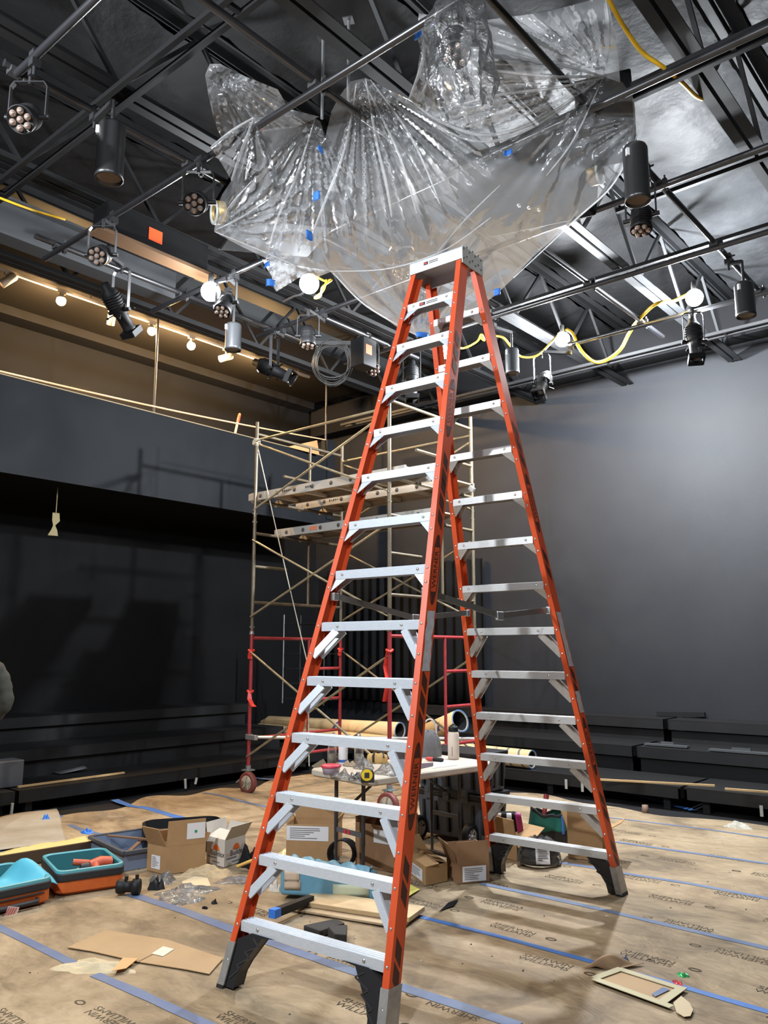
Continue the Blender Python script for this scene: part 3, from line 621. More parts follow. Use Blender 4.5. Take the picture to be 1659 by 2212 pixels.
# planks
PLK = mat('plank_aluminium', (.50, .49, .46), .42, metal=.4, col2=(.42, .40, .37), nscale=5)
PLY = mat('plank_plywood', (.40, .30, .20), .7)
def plank(y, z, lab, x0=-.16, x1=SL+.16, paint=False):
    W_ = .48; y0 = SA.y+y; t = thing('scaffold_plank', lab, 'plank', (SA.x+SL/2, y0+W_/2, z), 'aluminium planks on the scaffold')
    for yy in (0, W_):
        mb = MB(); s = 1 if yy == 0 else -1
        P = [(0, 0), (.03*s, 0), (.03*s, .008), (.008*s, .012), (.008*s, .09), (.03*s, .094), (.03*s, .1), (0, .1)]
        P = [(a, b) for a, b in (P if s > 0 else P[::-1])]
        mb.prism([(SA.x+x0, y0+yy+a, z+b) for a, b in P], (x1-x0, 0, 0)); sr = mb.build('side_rail', PLK, t)
        if yy == 0:
            mb = MB(); x = x0+.18
            while x < x1: mb.lathe([(.026, 0), (.024, .004), (0, .004)], (SA.x+x, y0-.0005, z+.05), (0, -1, 0), 14); x += .30
            mb.build('punched_hole', mat('hole_shadow', (.05, .045, .04), .7), sr)
            mb = MB(); mb.box((SA.x+x0+.02, y0-.004, z+.05), (.11, .008, .085)); mb.build('end_bracket', ALUW, sr, bevel=.003)
            if paint:
                mb = MB(); mb.box((SA.x+.5, y0-.002, z+.055), (.13, .004, .045)); mb.build('paint_mark', mat('orange_paint_mark', (.55, .17, .08), .6), sr)
            else:
                mb = MB(); rnd = random.Random(int(y*100))
                for k in range(9): mb.box((SA.x+.42+k*.035+(.22 if k > 4 else 0), y0-.0012, z+.055), (.02, .002, rnd.uniform(.012, .03)))
                mb.build('marker_scribble', INK, sr)
    mb = MB(); mb.box((SA.x+(x0+x1)/2, y0+W_/2, z+.09), (x1-x0-.06, W_-.02, .014)); mb.build('deck_board', PLY, t)
    x = x0+.35
    while x < x1-.2:
        mb = MB(); mb.bar((SA.x+x, y0+.02, z+.03), (SA.x+x+(.0), y0+W_-.02, z+.03), .05, .03); x += .5; mb.build('cross_member', PLK, t)
    mb = MB()
    for x in (x0+.03, x1-.03):
        for yy in (.05, W_-.05): mb.bar((SA.x+x, y0+yy, z+.05), (SA.x+x+(-.06 if x < 1 else .06), y0+yy, z+.005), .03, .05)
    mb.build('hook', ALUW, t)
plank(.06, 3.42, 'aluminium scaffold plank, upper level, nearer edge')
plank(.86, 3.42, 'aluminium scaffold plank, upper level, farther side')
plank(.50, 3.02, 'aluminium scaffold plank on the lower rung, orange paint smear', paint=True)
# ropes
ROPE = mat('pale_rope', (.48, .45, .37), .8)
a = sp_(0, 0, 4.12)+V((.05, -.05, 0)); b = atd(668, 1450, 9.3)
mb = MB(); mb.tube([a+V((0, 0, .0)), lerp(a, b, .5)+V((0, 0, -.02)), b, b-V((.0, 0, .55)), b-V((-.02, 0, 1.02))], .006, 6)
for k in range(3): mb.tube([a+V((.045*math.cos(t), .045*math.sin(t), .03*math.sin(t+k))) for t in [i*math.pi/5 for i in range(11)]], .008, 6)
mb.tube([a, a+V((.03, 0, -.14)), a+V((.05, -.02, -.03))], .007, 6)
mb.tube([sp_(0, 0, 4.05)+V((.05, -.03, 0)), sp_(0, 0, 3.6)+V((.045, -.03, 0)), sp_(0, 0, 3.25)+V((.03, -.03, 0)), sp_(0, 0, 3.2)+V((.03, -.03, 0))], .006, 6)
tag(mb.build('hanging_rope', ROPE), 'thin pale rope tied at the top left scaffold corner, hanging slantwise', 'rope')
# ================================================================ pipe grid
def pipe(a, b, lab, r=.0235):
    a, b = V(a), V(b); t = thing('grid_pipe', lab, 'pipe', (a+b)/2, 'black lighting grid pipes')
    mb = MB(); mb.tube([a, b], r, 14); mb.build('tube', PIPE, t); return t
ZB = ZG+.052
GX = [-6.27, -5.63, -4.45, -3.19, -2.04, -.85]; GY = [1.865, 3.10, 4.34, 5.46, 6.66, 7.85]
A_ = {}
A_[0] = pipe((-4.42, GY[0], ZG), (2.4, GY[0], ZG), 'black grid pipe with a bright gleam in the top left corner')
A_[1] = pipe((-6.5, GY[1], ZG), (2.4, GY[1], ZG), 'long black grid pipe climbing from the far left up behind the plastic')
A_[2] = pipe((-6.75, GY[2], ZG), (2.4, GY[2], ZG), 'black grid pipe passing the left white bulb')
A_[3] = pipe((-6.45, GY[3], ZG), (2.4, GY[3], ZG), 'black grid pipe behind the silver-lit downlight, ending over the right side')
A_[4] = pipe((-6.3, GY[4], ZG), (2.4, GY[4], ZG), 'black grid pipe crossing right of the ladder top')
A_[5] = pipe((-3.98, GY[5], ZG), (2.4, GY[5], ZG), 'black grid pipe along the right wall under the glaring bulbs')
B_ = {}
B_[0] = pipe((GX[0], 2.9, ZB), (GX[0], 6.2, ZB), 'leftmost black grid pipe, near the balcony track')
B_[1] = pipe((GX[1], 5.35, ZB), (GX[1], 7.2, ZB), 'short black grid pipe holding the small multi-lens lamps by the ladder')
B_[2] = pipe((GX[2], 1.8, ZB), (GX[2], 6.7, ZB), 'black grid pipe running above the pendant house light')
B_[3] = pipe((GX[3], 1.0, ZB), (GX[3], 8.42, ZB), 'black grid pipe from the top edge through the plastic to the right wall')
B_[4] = pipe((GX[4], 1.0, ZB), (GX[4], 7.9, ZB), 'black grid pipe beside the big house light on the right')
for i, x in enumerate(GX[:5]):
    for j, y in enumerate(GY):
        ra = {0: (1.8, 2), 1: (0, 0)}
        lo, hi = [(2.9, 6.2), (5.35, 7.2), (1.8, 6.7), (1.0, 8.42), (1.0, 7.9)][i]
        if not (lo <= y <= hi): continue
        if x < [-4.47, -6.5, -6.75, -6.45, -6.3, -3.98][j]: continue
        mb = MB(); mb.box((x, y, ZG+.026), (.07, .07, .03)); mb.box((x+.04, y+.04, ZG+.026), (.03, .03, .09)); mb.tube([(x+.04, y+.04, ZG-.03), (x+.04, y+.04, ZG+.1)], .007, 6)
        mb.build('cross_clamp', STEEL, B_[i])
# pipe hangers up to the joists
for (x, y) in ((-4.45, 3.1), (-3.19, 6.66), (-2.04, 4.34), (-5.63, 6.66), (-2.04, 7.85)):
    pass
# ================================================================ stage lights
LENS = mat('led_lens', (.38, .29, .245), .12, metal=.55, coat=.6)
LENSR = mat('lens_ring', (.05, .045, .04), .3)
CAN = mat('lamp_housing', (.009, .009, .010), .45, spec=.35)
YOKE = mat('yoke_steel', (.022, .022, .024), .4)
CAND = mat('housing_darkened', (.0045, .0045, .005), .6, spec=.15)
RIGHTV = V((RX, RY, 0)); FWDV = V((FX, FY, 0))
def clamp(mb, h):
    mb.box(h+V((0, 0, -.045)), (.05, .05, .045)); mb.box(h+V((.0, 0, .012)), (.056, .05, .03)); mb.tube([h+V((0, 0, -.05)), h+V((0, 0, -.12))], .011, 8); mb.tube([h+V((.03, 0, .0)), h+V((.06, 0, .0))], .008, 6)
def arm_to(mb, h, c):
    d = V((c.x-h.x, c.y-h.y, 0))
    if d.length > .02: mb.bar(h+V((0, 0, -.10)), V((c.x, c.y, h.z-.10)), .035, .03)
def yoke(mb, top, c, side, w, r=.008):
    pts = [c+side*w, V((c.x, c.y, top-.03))+side*w, V((c.x, c.y, top))+side*(w*.8), V((c.x, c.y, top))-side*(w*.8), V((c.x, c.y, top-.03))-side*w, c-side*w]
    for a, b in zip(pts, pts[1:]): mb.bar(a, b, .03, .006, side if abs((b-a).normalized().z) > .5 else V((0, 0, 1)))
def par(px, py, z, d, hang, lab, r=.074, ln=.19, cat='stage light'):
    f = at(px, py, z); d = V(d).normalized(); c = f-d*(ln*.5); h = V(hang)
    t = thing('led_par_light', lab, cat, h, 'multi-lens stage lights on the grid')
    side = d.cross(V((0, 0, 1))); side = side.normalized() if side.length > .1 else RIGHTV
    mb = MB(); clamp(mb, h); arm_to(mb, h, c); mb.tube([V((c.x, c.y, h.z-.09)), V((c.x, c.y, h.z-.16))], .011, 8); mb.build('clamp', YOKE, t)
    mb = MB(); yoke(mb, h.z-.15, c, side, r+.03); mb.build('yoke', YOKE, t)
    mb = MB(); mb.lathe([(0, -ln), (r*.6, -ln), (r*.8, -ln*.85), (r*.95, -ln*.75), (r*.95, -ln*.25), (r, -ln*.2), (r*1.04, 0), (r*.98, .012), (r*.95, .004), (0, .002)], f, d, 28)
    for k in range(4):
        mb.lathe([(r*.97, -ln*(.35+.08*k)), (r*1.0, -ln*(.36+.08*k)), (r*1.0, -ln*(.38+.08*k)), (r*.97, -ln*(.39+.08*k))], f, d, 28)
    for s in (-1, 1): mb.tube([c+side*(s*r*.9), c+side*(s*(r+.05))], .016, 8)
    b = mb.build('housing', CAN, t)
    e = d.orthogonal().normalized(); q = d.cross(e)
    for k in range(7):
        o = V((0, 0, 0)) if k == 6 else (e*math.cos(k*math.pi/3+.4)+q*math.sin(k*math.pi/3+.4))*(r*.62)
        m2 = MB(); m2.lathe([(r*.25, .004), (r*.27, .012), (r*.24, .016), (r*.16, .026), (0, .030)], f+o, d, 14); m2.build('lens', LENS, b)
    return t
TOC = -FWDV*.75  # towards the viewer
par(45, 258, 4.5, -FWDV*.8+V((0, 0, -.7)), (-4.2, GY[0], ZG), 'multi-lens stage light facing down at the top left corner')
par(420, 440, 4.5, -FWDV*.8+V((0, 0, -.55)), (-4.3, GY[1], ZG), 'multi-lens stage light left of the plastic, facing the viewer')
par(210, 553, 4.5, -FWDV*.8+V((0, 0, -.5)), (-5.4, GY[1], ZG), 'multi-lens stage light on the long pipe at the left')
par(480, 672, 4.48, -FWDV*.45-RIGHTV*.2+V((0, 0, -.8)), (-5.45, GY[2], ZG), 'multi-lens stage light just below the left white bulb')
par(665, 745, 4.48, -FWDV*.12+V((0, 0, -1)), (-5.45, GY[3], ZG), 'multi-lens stage light pointing down, centre left behind the plastic tail')
par(808, 800, 4.5, -FWDV*.5+RIGHTV*.4+V((0, 0, -.7)), (-5.63, 6.3, ZB), 'multi-lens stage light pointing down beside the left ladder rail')
par(1385, 495, 4.48, -FWDV*.15-RIGHTV*.1+V((0, 0, -1)), (GX[4], 5.25, ZB), 'multi-lens stage light below the big house light on the right')
par(985, 118, 4.55, -FWDV*.35+V((0, 0, -.9)), (-2.2, GY[1], ZG), 'multi-lens stage light wrapped in clear plastic at the top')
par(868, 588, 4.6, -FWDV*.2+V((0, 0, -1)), (-3.85, GY[2]+.3, ZB), 'multi-lens stage light half hidden by the plastic above the middle bulb')
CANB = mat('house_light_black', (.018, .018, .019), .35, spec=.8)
def house(px, py, z, hang, lab, r=.082, ln=.36, m=CANB, glow=None):
    f = at(px, py, z); h = V(hang); t = thing('house_light', lab, 'house light', h, 'cylinder house lights on the grid')
    mb = MB(); clamp(mb, h); c = f+V((0, 0, ln)); d = V((c.x-h.x, c.y-h.y, 0))
    if d.length > .03: mb.bar(h+V((0, 0, -.06)), V((c.x, c.y, h.z-.06)), .03, .03)
    mb.tube([V((c.x, c.y, max(h.z-.05, c.z))), c-V((0, 0, .005))], .012, 8); mb.build('bracket', YOKE, t)
    mb = MB(); mb.lathe([(0, ln), (r*.9, ln), (r, ln-.02), (r, .03), (r*1.03, .025), (r*1.03, 0), (r*.93, 0), (r*.82, .1), (r*.55, .19), (0, .2)], f, n=32); cy = mb.build('cylinder', m, t)
    mb = MB(); mb.lathe([(r*.9, .02), (r*.8, .1), (r*.5, .17), (0, .18)], f, n=28, caps=False); mb.build('reflector', mat('reflector', (.50, .43, .37), .4), cy)
    mb = MB(); mb.box(f+RIGHTV*(-r*.8)+FWDV*(-r*.6)+V((0, 0, ln*.83)), (.022, .022, .05), R(TH)); mb.build('sticker', WHITEP, cy)
    return t
house(235, 388, 4.4, (-4.45, 2.38, ZB), 'black cylinder house light with a pale mouth at the upper left')
house(503, 757, 4.40, (-5.8, GY[2]+.2, ZG), 'silver-lit cylinder downlight under the left white bulb', r=.076, ln=.26, m=mat('house_light_lit', (.030, .032, .035), .35, spec=.8))  # grey copy of the black housing has the nearby lamp's light painted in
house(1107, 808, 4.42, (-4.3, GY[4]+.1, ZG), 'silver-lit cylinder downlight right of the ladder rail', r=.070, ln=.27, m=mat('house_light_lit', (.07, .075, .08)))
house(1378, 436, 4.4, (GX[4], 4.62, ZB), 'big black cylinder house light at the right edge of the plastic', ln=.38, r=.078)
house(1612, 684, 4.42, (GX[4], 7.0, ZB), 'black cylinder house light at the right photo edge', r=.080, ln=.30)
def leko(c, d, hang, lab, roll=0.0, lit_copy=None):
    K = .74; S_ = lambda P: [(r*K, z*K) for r, z in P]
    c = V(c); d = V(d).normalized(); h = V(hang); t = thing('profile_spotlight', lab, 'spotlight', h, 'profile spotlights on the grid')
    side = d.cross(V((0, 0, 1))).normalized(); upx = side.cross(d)
    mb = MB(); clamp(mb, h); arm_to(mb, h, c); mb.tube([V((c.x, c.y, h.z-.09)), V((c.x, c.y, h.z-.17))], .01, 8); mb.build('clamp', YOKE, t)
    mb = MB(); yoke(mb, h.z-.14, c, side, .125*K); mb.build('yoke', YOKE, t)
    mb = MB(); mb.lathe(S_([(0, -.34), (.05, -.34), (.055, -.27), (.085, -.25), (.1, -.2), (.105, -.1), (.1, -.04), (.085, 0)]), c, d, 24)
    for k in range(5): mb.lathe(S_([(.1, -.2+.03*k), (.112, -.195+.03*k), (.112, -.188+.03*k), (.1, -.183+.03*k)]), c, d, 24)
    for s in (-1, 1): mb.tube([c+side*(s*.09*K), c+side*(s*.155*K)], .016, 10)
    b = mb.build('reflector_housing', CAN if lit_copy else CAND, t)  # lighter copy for the lamplit spotlight; the others have shade painted in
    for k in range(4):
        a = k*math.pi/2+.5; e = side*math.cos(a)+upx*math.sin(a); mb = MB(); mb.bar(c+d*.02*K+e*.08*K, c+d*.03*K+e*.165*K, .024, .004, d); mb.ball(c+d*.03*K+e*.165*K, .011, 8, 6); mb.build('shutter', CAND, b)
    mb = MB(); mb.lathe(S_([(.08, 0), (.088, .03), (.072, .05), (.07, .2), (.078, .21), (.078, .25), (.066, .25), (.066, .2), (0, .18)]), c, d, 24); br = mb.build('barrel', mat('barrel_black', (.018, .018, .02), .3, spec=.8) if lit_copy else CAND, t)
    mb = MB(); g = c+d*.27*K; hw = .09*K
    for s in (-1, 1):
        mb.bar(g+side*(s*hw)-upx*hw, g+side*(s*hw)+upx*hw, .012, .05, d); mb.bar(g+upx*(s*hw)-side*hw, g+upx*(s*hw)+side*hw, .012, .05, d)
    mb.build('colour_frame', CAND, br)
    mb = MB(); mb.lathe(S_([(.066, .215), (.05, .225), (0, .235)]), c, d, 20); mb.build('lens', mat('dark_glass', (.02, .022, .03), .08, spec=1.0), br)
    return t
leko(at(258, 672, 4.42), RIGHTV*.25+FWDV*.5+V((0, 0, -.5)), (-5.85, GY[1]+.25, ZG), 'black profile spotlight in front of the balcony track, far left')
leko(at(592, 800, 4.42), RIGHTV*.85-FWDV*.25+V((0, 0, -.45)), (-6.05, GY[3], ZG), 'black profile spotlight aiming right beside the fourth warm bulb')
leko(at(1500, 738, 4.5), -RIGHTV*.06-FWDV*.25+V((0, 0, -1)), (-2.67, GY[5], ZG), 'bright-lit profile spotlight pointing down below the right glaring bulb', lit_copy=1)
leko(at(1172, 832, 4.45), -RIGHTV*.35-FWDV*.6+V((0, 0, -.75)), (-4.0, GY[5], ZG), 'black profile spotlight against the right wall, under the yellow cable')
leko(at(890, 825, 4.42), -FWDV*.2+V((0, 0, -1)), (-5.3, GY[4], ZG), 'dark profile spotlight seen between the left ladder rails')
# ================================================================ odd gear on the left of the ceiling
def box_gear(name, lab, c, size, m, sticker=None, cat='box', rz=0):
    t = thing(name, lab, cat, c); mb = MB(); mb.box(c, size, rz); mb.build('case', m, t, bevel=.008)
    if sticker:
        o, s, sm = sticker; mb = MB(); mb.box(V(c)+V(o), s, rz); mb.build('sticker', sm, t)
    return t
ORS = mat('orange_sticker', (.75, .09, .02), .5)
c = at(330, 535, 5.0); t = box_gear('dimmer_box', 'long black box with an orange-red sticker under the left ceiling', (c.x, c.y, 5.05), (.22, 1.0, .26), CAND, ((.112, -.05, .0), (.004, .13, .11), ORS))
mb = MB(); mb.box((c.x+.06, c.y, 4.905), (.16, 1.15, .03)); mb.build('wooden_batten', mat('brown_batten', (.09, .045, .018), .6), t)
c = at(785, 775, 4.55); box_gear('dimmer_box', 'small black box with an orange sticker left of the ladder', (c.x, c.y, 4.6), (.18, .2, .3), CAND, ((.092, -.02, .02), (.004, .09, .1), ORS))
mb = MB(); c = at(718, 812, 4.45); rnd = random.Random(5)
for k in range(9):
    w = .19+rnd.uniform(-.03, .03); hh = .22+rnd.uniform(-.05, .05); dy = rnd.uniform(-.03, .03)
    mb.tube([c+RIGHTV*(w*math.cos(a))+V((0, 0, .15+hh*math.sin(a)))+FWDV*dy for a in [2*math.pi*i/22 for i in range(22)]], .005, 5, closed=True)
mb.bar(c+V((0, 0, .36))-RIGHTV*.25, c+V((0, 0, .36))+RIGHTV*.35, .04, .04)
tag(mb.build('cable_coil', mat('grey_cable', (.035, .035, .035), .5)), 'coil of thin grey cable hanging left of the ladder', 'cable coil')
# threaded rods down to the shrouded gear
for (px, p0, p1, z, lab) in ((752, 44, 175, 5.35, 'thin threaded rod with a square plate, right one of two above the plastic'), (696, 82, 212, 5.2, 'thin threaded rod, left one of two above the plastic')):
    q = at(px, p1, z); t0 = atd(px, p0, depth(q)); t = thing('threaded_rod', lab, 'rod', (q.x, q.y, q.z), 'threaded rods above the plastic'); mb = MB(); mb.tube([q-V((0, 0, .15)), V((q.x, q.y, t0.z))], .010, 8); mb.build('rod', ZINC, t)
    mb = MB(); mb.box((q.x, q.y, t0.z), (.07, .07, .008), .5); mb.build('plate', STEEL, t)
# ================================================================ shrouded projectors
def projector(c, d, lab, size, lensoff, ring):
    """box body with a round lens barrel on its face d"""
    c = V(c); d = V(d).normalized(); s = d.cross(V((0, 0, 1))).normalized(); u = s.cross(d)
    t = thing('projector', lab, 'projector', c, 'projectors shrouded in plastic')
    L_, W_, H_ = size; M = Matrix((d, s, u)).transposed(); mb = MB(); mb.box(c, size, m=M); b = mb.build('body', mat('projector_black', (.006, .006, .0065), .8, spec=.15), t, bevel=.02)
    f = c+d*(L_/2)+s*lensoff[0]+u*lensoff[1]
    mb = MB(); mb.lathe([(.085, -.01), (.085, .07), (.062, .07), (.055, .03), (0, .03)], f, d, 28); lb = mb.build('lens_barrel', mat('barrel_brass', (.35, .24, .08), .4, metal=.5), t)
    mb = MB(); mb.lathe([(.088, .066), (.088, .078), (.066, .078), (.062, .066)], f, d, 28, caps=False); mb.build('lens_ring', ring, lb)
    mb = MB(); mb.lathe([(.06, .05), (.03, .062), (0, .065)], f, d, 24); mb.build('lens_glass', mat('dark_glass', (.02, .022, .03)), lb)
    mb = MB()
    for k in range(3): mb.ball(c+s*(W_*.2-.06*k)-u*(H_/2)+d*(.05*k), .018, 8, 6)
    mb.build('screw_knob', ZINC, t)
    return t
pc = atd(1140, 400, 5.45)
projector(pc, RIGHTV*.8-FWDV*.55+V((0, 0, -.1)), 'black projector with a white-ringed lens inside the plastic on the right', (.86, .56, .40), (-.10, .03), WHITEP)
pl = atd(590, 465, 5.75)
projector(pl, -RIGHTV*.85-FWDV*.45+V((0, 0, -.15)), 'black projector with a lens ring inside the plastic on the left', (.75, .55, .38), (.05, .0), mat('grey_ring', (.4, .42, .4), .4))
c = atd(1310, 262, 4.98); mb = MB(); mb.box(c, (.36, .42, .40), R(20)); tag(mb.build('loudspeaker', mat('speaker_black', (.005, .005, .006), .8, spec=.15), bevel=.01), 'black loudspeaker box behind the right corner of the plastic', 'loudspeaker')
c = atd(850, 340, 6.35); mb = MB(); mb.box(c, (1.1, .7, .55), R(5)); mb.box(c+V((0, 0, -.30)), (1.5, .06, .05), R(5)); tag(mb.build('rigging_frame', BLKM), 'black rigging frame at the centre of the plastic shroud', 'frame')
# ================================================================ clear plastic sheets
import numpy as np
from mathutils.geometry import delaunay_2d_cdt
class Field:
    def __init__(s, pts):
        P = np.array(pts, float); s.p = P[:, :2]/300; n = len(P)
        K = s.k(s.p[:, None]-s.p[None])+np.eye(n)*1e-3; A = np.zeros((n+3, n+3)); A[:n, :n] = K; A[:n, n] = 1; A[:n, n+1:] = s.p; A[n, :n] = 1; A[n+1:, :n] = s.p.T
        s.w = np.linalg.solve(A, np.concatenate([P[:, 2], [0, 0, 0]])); s.n = n
    def k(s, d):
        r2 = (d**2).sum(-1)+1e-12; return .5*r2*np.log(r2)
    def __call__(s, x, y):
        q = np.array([x, y])/300; return float(s.k(s.p-q) @ s.w[:s.n]+s.w[s.n]+q @ s.w[s.n+1:])
def inside(poly, x, y):
    c = False; j = len(poly)-1
    for i in range(len(poly)):
        (xi, yi), (xj, yj) = poly[i], poly[j]
        if (yi > y) != (yj > y) and x < (xj-xi)*(y-yi)/(yj-yi)+xi: c = not c
        j = i
    return c
def sheet(name, poly, F, folds, lab, step=9, crumb=.006, m=FILM, parent=None, seed=1):
    """polythene sheet: outline, height field F, gathered folds radiating from its tie points"""
    bd = []
    for i in range(len(poly)):
        a, b = V(poly[i]), V(poly[(i+1) % len(poly)]); k = max(1, int((b-a).length/step))
        for t in range(k): bd.append(lerp(a, b, t/k))
    rnd = random.Random(seed); pts = [p.copy() for p in bd]; xs = [p[0] for p in poly]; ys = [p[1] for p in poly]
    y = min(ys)+step/2; r = 0
    while y < max(ys):
        x = min(xs)+(step/2 if r % 2 else 0)
        while x < max(xs):
            if inside(poly, x, y) and min((b.x-x)**2+(b.y-y)**2 for b in bd) > (step*.5)**2: pts.append(V((x+rnd.uniform(-1, 1), y+rnd.uniform(-1, 1))))
            x += step
        y += step*.87; r += 1
    n = len(bd); vs, es, fs, *_ = delaunay_2d_cdt([p.to_2d() if len(p) > 2 else p for p in pts], [], [list(range(n))], 1, 1e-4)
    out = []
    ph = [rnd.uniform(0, 6.28) for _ in range(6)]
    for v in vs:
        x, y = v.x, v.y; z = F(x, y)
        for (ax, ay, a0, a1, num, amp, reach) in folds:
            dx, dy = x-ax, y-ay; d = math.hypot(dx, dy); an = math.degrees(math.atan2(dy, dx))
            if a0 <= an <= a1 and d < reach:
                u = (an-a0)/(a1-a0); env = math.sin(math.pi*u)**.5*min(1, d/30)*(1-(d/reach)**2)
                wv = math.sin(num*math.pi*2*u+.45*math.sin(d*.012+ph[0])+.7*math.sin(u*11))
                z += amp*env*(abs(wv)**.6*math.copysign(1, wv)*.6+.22*math.sin(num*2.6*math.pi*2*u+1.3))
        z += crumb*(math.sin(x*.11+1.7*math.sin(y*.05+ph[1])+ph[2])*math.sin(y*.13+1.3*math.sin(x*.07+ph[3]))+.6*math.sin(x*.31+y*.17+2*math.sin(y*.09)+ph[4])*math.sin(y*.27-x*.12+ph[5]))
        out.append(at(x, y, z))
    mb = MB(); mb.add(out, [tuple(f) for f in fs], True)
    return mb.build(name, m, parent)
FB = Field([(453, 140, 5.35), (600, 195, 5.05), (640, 248, 4.96), (690, 255, 4.97), (755, 185, 5.08), (790, 168, 5.15), (885, 215, 5.02), (1305, 160, 5.10), (1345, 170, 5.05), (1393, 250, 4.92), (1335, 385, 4.65), (1290, 430, 4.55), (1200, 512, 4.42), (1120, 590, 4.30), (1072, 635, 4.22), (905, 727, 4.06), (800, 665, 4.18), (712, 585, 4.33), (590, 565, 4.36), (465, 500, 4.52), (463, 465, 4.58), (500, 390, 4.72), (455, 318, 4.88), (545, 252, 4.98), (1000, 450, 4.46), (850, 450, 4.52), (700, 450, 4.55), (600, 450, 4.58), (1000, 300, 4.80), (1150, 330, 4.72), (1250, 330, 4.72), (950, 560, 4.34), (850, 560, 4.33), (1050, 540, 4.36), (800, 320, 4.82), (620, 350, 4.78), (560, 320, 4.84)])
main = [(790, 168), (835, 192), (880, 213), (950, 250), (1010, 268), (1080, 262), (1180, 228), (1305, 160), (1345, 178), (1368, 212), (1393, 250), (1388, 285), (1372, 325), (1335, 385), (1290, 432), (1240, 477), (1200, 512), (1150, 556), (1110, 600), (1072, 636), (1030, 668), (1000, 690), (940, 722), (905, 727), (860, 708), (800, 665), (745, 617), (712, 586), (660, 580), (590, 565), (520, 532), (465, 502), (463, 468), (480, 420), (500, 390), (478, 352), (455, 318), (500, 283), (548, 254), (600, 250), (640, 258), (672, 252), (692, 262), (702, 300), (716, 240), (735, 205), (757, 176)]
t = thing('plastic_sheet', 'big clear plastic sheet slung under the ceiling behind the ladder top', 'plastic sheet', at(905, 727, 4.06))
sheet('main_drape', main, FB, [(775, 172, 8, 112, 13, .055, 380), (1305, 163, 95, 200, 7, .026, 420), (676, 258, 50, 140, 8, .05, 330), (548, 254, 60, 150, 4, .06, 230), (465, 500, -75, 20, 7, .035, 260), (1393, 250, 110, 190, 5, .02, 260), (905, 727, -150, -20, 5, .018, 300)], '', parent=t, step=6, crumb=.0012)
FL = Field([(453, 140, 5.36), (600, 195, 5.12), (640, 248, 5.0), (690, 255, 5.0), (560, 275, 5.02), (470, 280, 5.12), (445, 170, 5.28), (540, 210, 5.1)])
sheet('corner_drape', [(453, 138), (476, 138), (530, 165), (600, 193), (624, 235), (690, 252), (640, 275), (560, 285), (480, 300), (465, 270), (450, 205), (443, 162)], FL, [(455, 140, 5, 95, 10, .05, 300)], '', parent=t, seed=2, step=6, crumb=.0018)
FT = Field([(570, 560, 4.38), (718, 588, 4.33), (640, 605, 4.28), (595, 628, 4.22), (588, 600, 4.27), (650, 575, 4.30)])
sheet('tail', [(566, 560), (620, 570), (718, 586), (690, 597), (645, 600), (618, 617), (597, 630), (586, 612), (588, 598), (575, 578)], FT, [(566, 560, 5, 80, 6, .035, 170)], '', parent=t, seed=3, step=6, m=film('double_film', clear=.5, haze=.35, bump=.3, bscale=10))
def fold(path, r, F, parent, dz=-.012, m=None):
    p = smooth_path([V((x, y, 0)) for x, y in path], 8); q = [at(a.x, a.y, F(a.x, a.y)+dz) for a in p]
    mb = MB(); n = len(q); mb.tube(q, [.7*r*(.35+.65*math.sin(math.pi*(i+.3)/(n+.3))) for i in range(n)], 7); mb.build('gathered_fold', m or FOLD, parent)
FOLD = film('gathered_film', clear=.5, haze=.34, bump=.4, bscale=12, rough=.16)
for p, r in [([(880, 213), (950, 262), (1040, 292), (1130, 275), (1220, 225), (1305, 163)], .016), ([(930, 262), (1010, 302), (1090, 300), (1180, 258), (1300, 168)], .012), ([(712, 586), (840, 580), (960, 540), (1060, 470)], .008), ([(790, 170), (812, 300), (835, 400), (846, 468)], .014), ([(785, 175), (860, 330), (900, 460)], .012), ([(800, 172), (890, 300), (950, 440)], .010), ([(770, 180), (745, 320), (700, 440), (660, 540)], .012), ([(680, 258), (640, 380), (600, 470), (575, 560)], .011), ([(548, 254), (520, 330), (500, 390)], .014), ([(463, 500), (560, 540), (640, 575)], .008), ([(463, 498), (520, 470), (580, 430)], .009), ([(463, 495), (500, 440), (545, 390)], .007), ([(455, 318), (500, 283), (548, 254)], .012), ([(1305, 163), (1240, 300), (1180, 380)], .008), ([(1393, 250), (1330, 390), (1240, 478), (1110, 600)], .009), ([(720, 590), (790, 660), (905, 727)], .010), ([(900, 600), (1000, 480), (1080, 400)], .006)]: fold(p, r, FB, t)
# upper sheet
FU = Field([(905, 30, 5.35), (940, 36, 5.32), (1080, 40, 5.35), (1180, 28, 5.45), (1310, 0, 5.55), (1320, -40, 5.7), (1000, 0, 5.5), (1345, 178, 5.06), (1305, 165, 5.08), (1180, 232, 4.86), (1080, 268, 4.82), (1000, 270, 4.85), (930, 245, 4.95), (885, 215, 5.02), (908, 90, 5.2), (1100, 150, 4.98), (1200, 150, 5.0), (1000, 160, 5.02)])
t2 = thing('plastic_sheet', 'smaller bright clear plastic sheet at the top, above the big one', 'plastic sheet', at(1010, 270, 4.85))
sheet('main_drape', [(905, 28), (942, 36), (1000, 52), (1060, 42), (1180, 26), (1300, -6), (1312, -10), (1322, 40), (1334, 110), (1340, 178), (1305, 166), (1250, 205), (1180, 236), (1080, 270), (1000, 276), (930, 252), (884, 216), (900, 165), (908, 110), (900, 72)], FU, [(1305, 165, 150, 180, 5, .045, 450), (1305, 165, -180, -95, 6, .05, 420), (905, 40, 30, 110, 7, .05, 280)], '', parent=t2, seed=5, m=film('lit_film', haze=.30, bump=.06, bscale=4, rough=.16, refl=.6), step=6, crumb=.0018)  # extra haze stands in for the strong light on this sheet
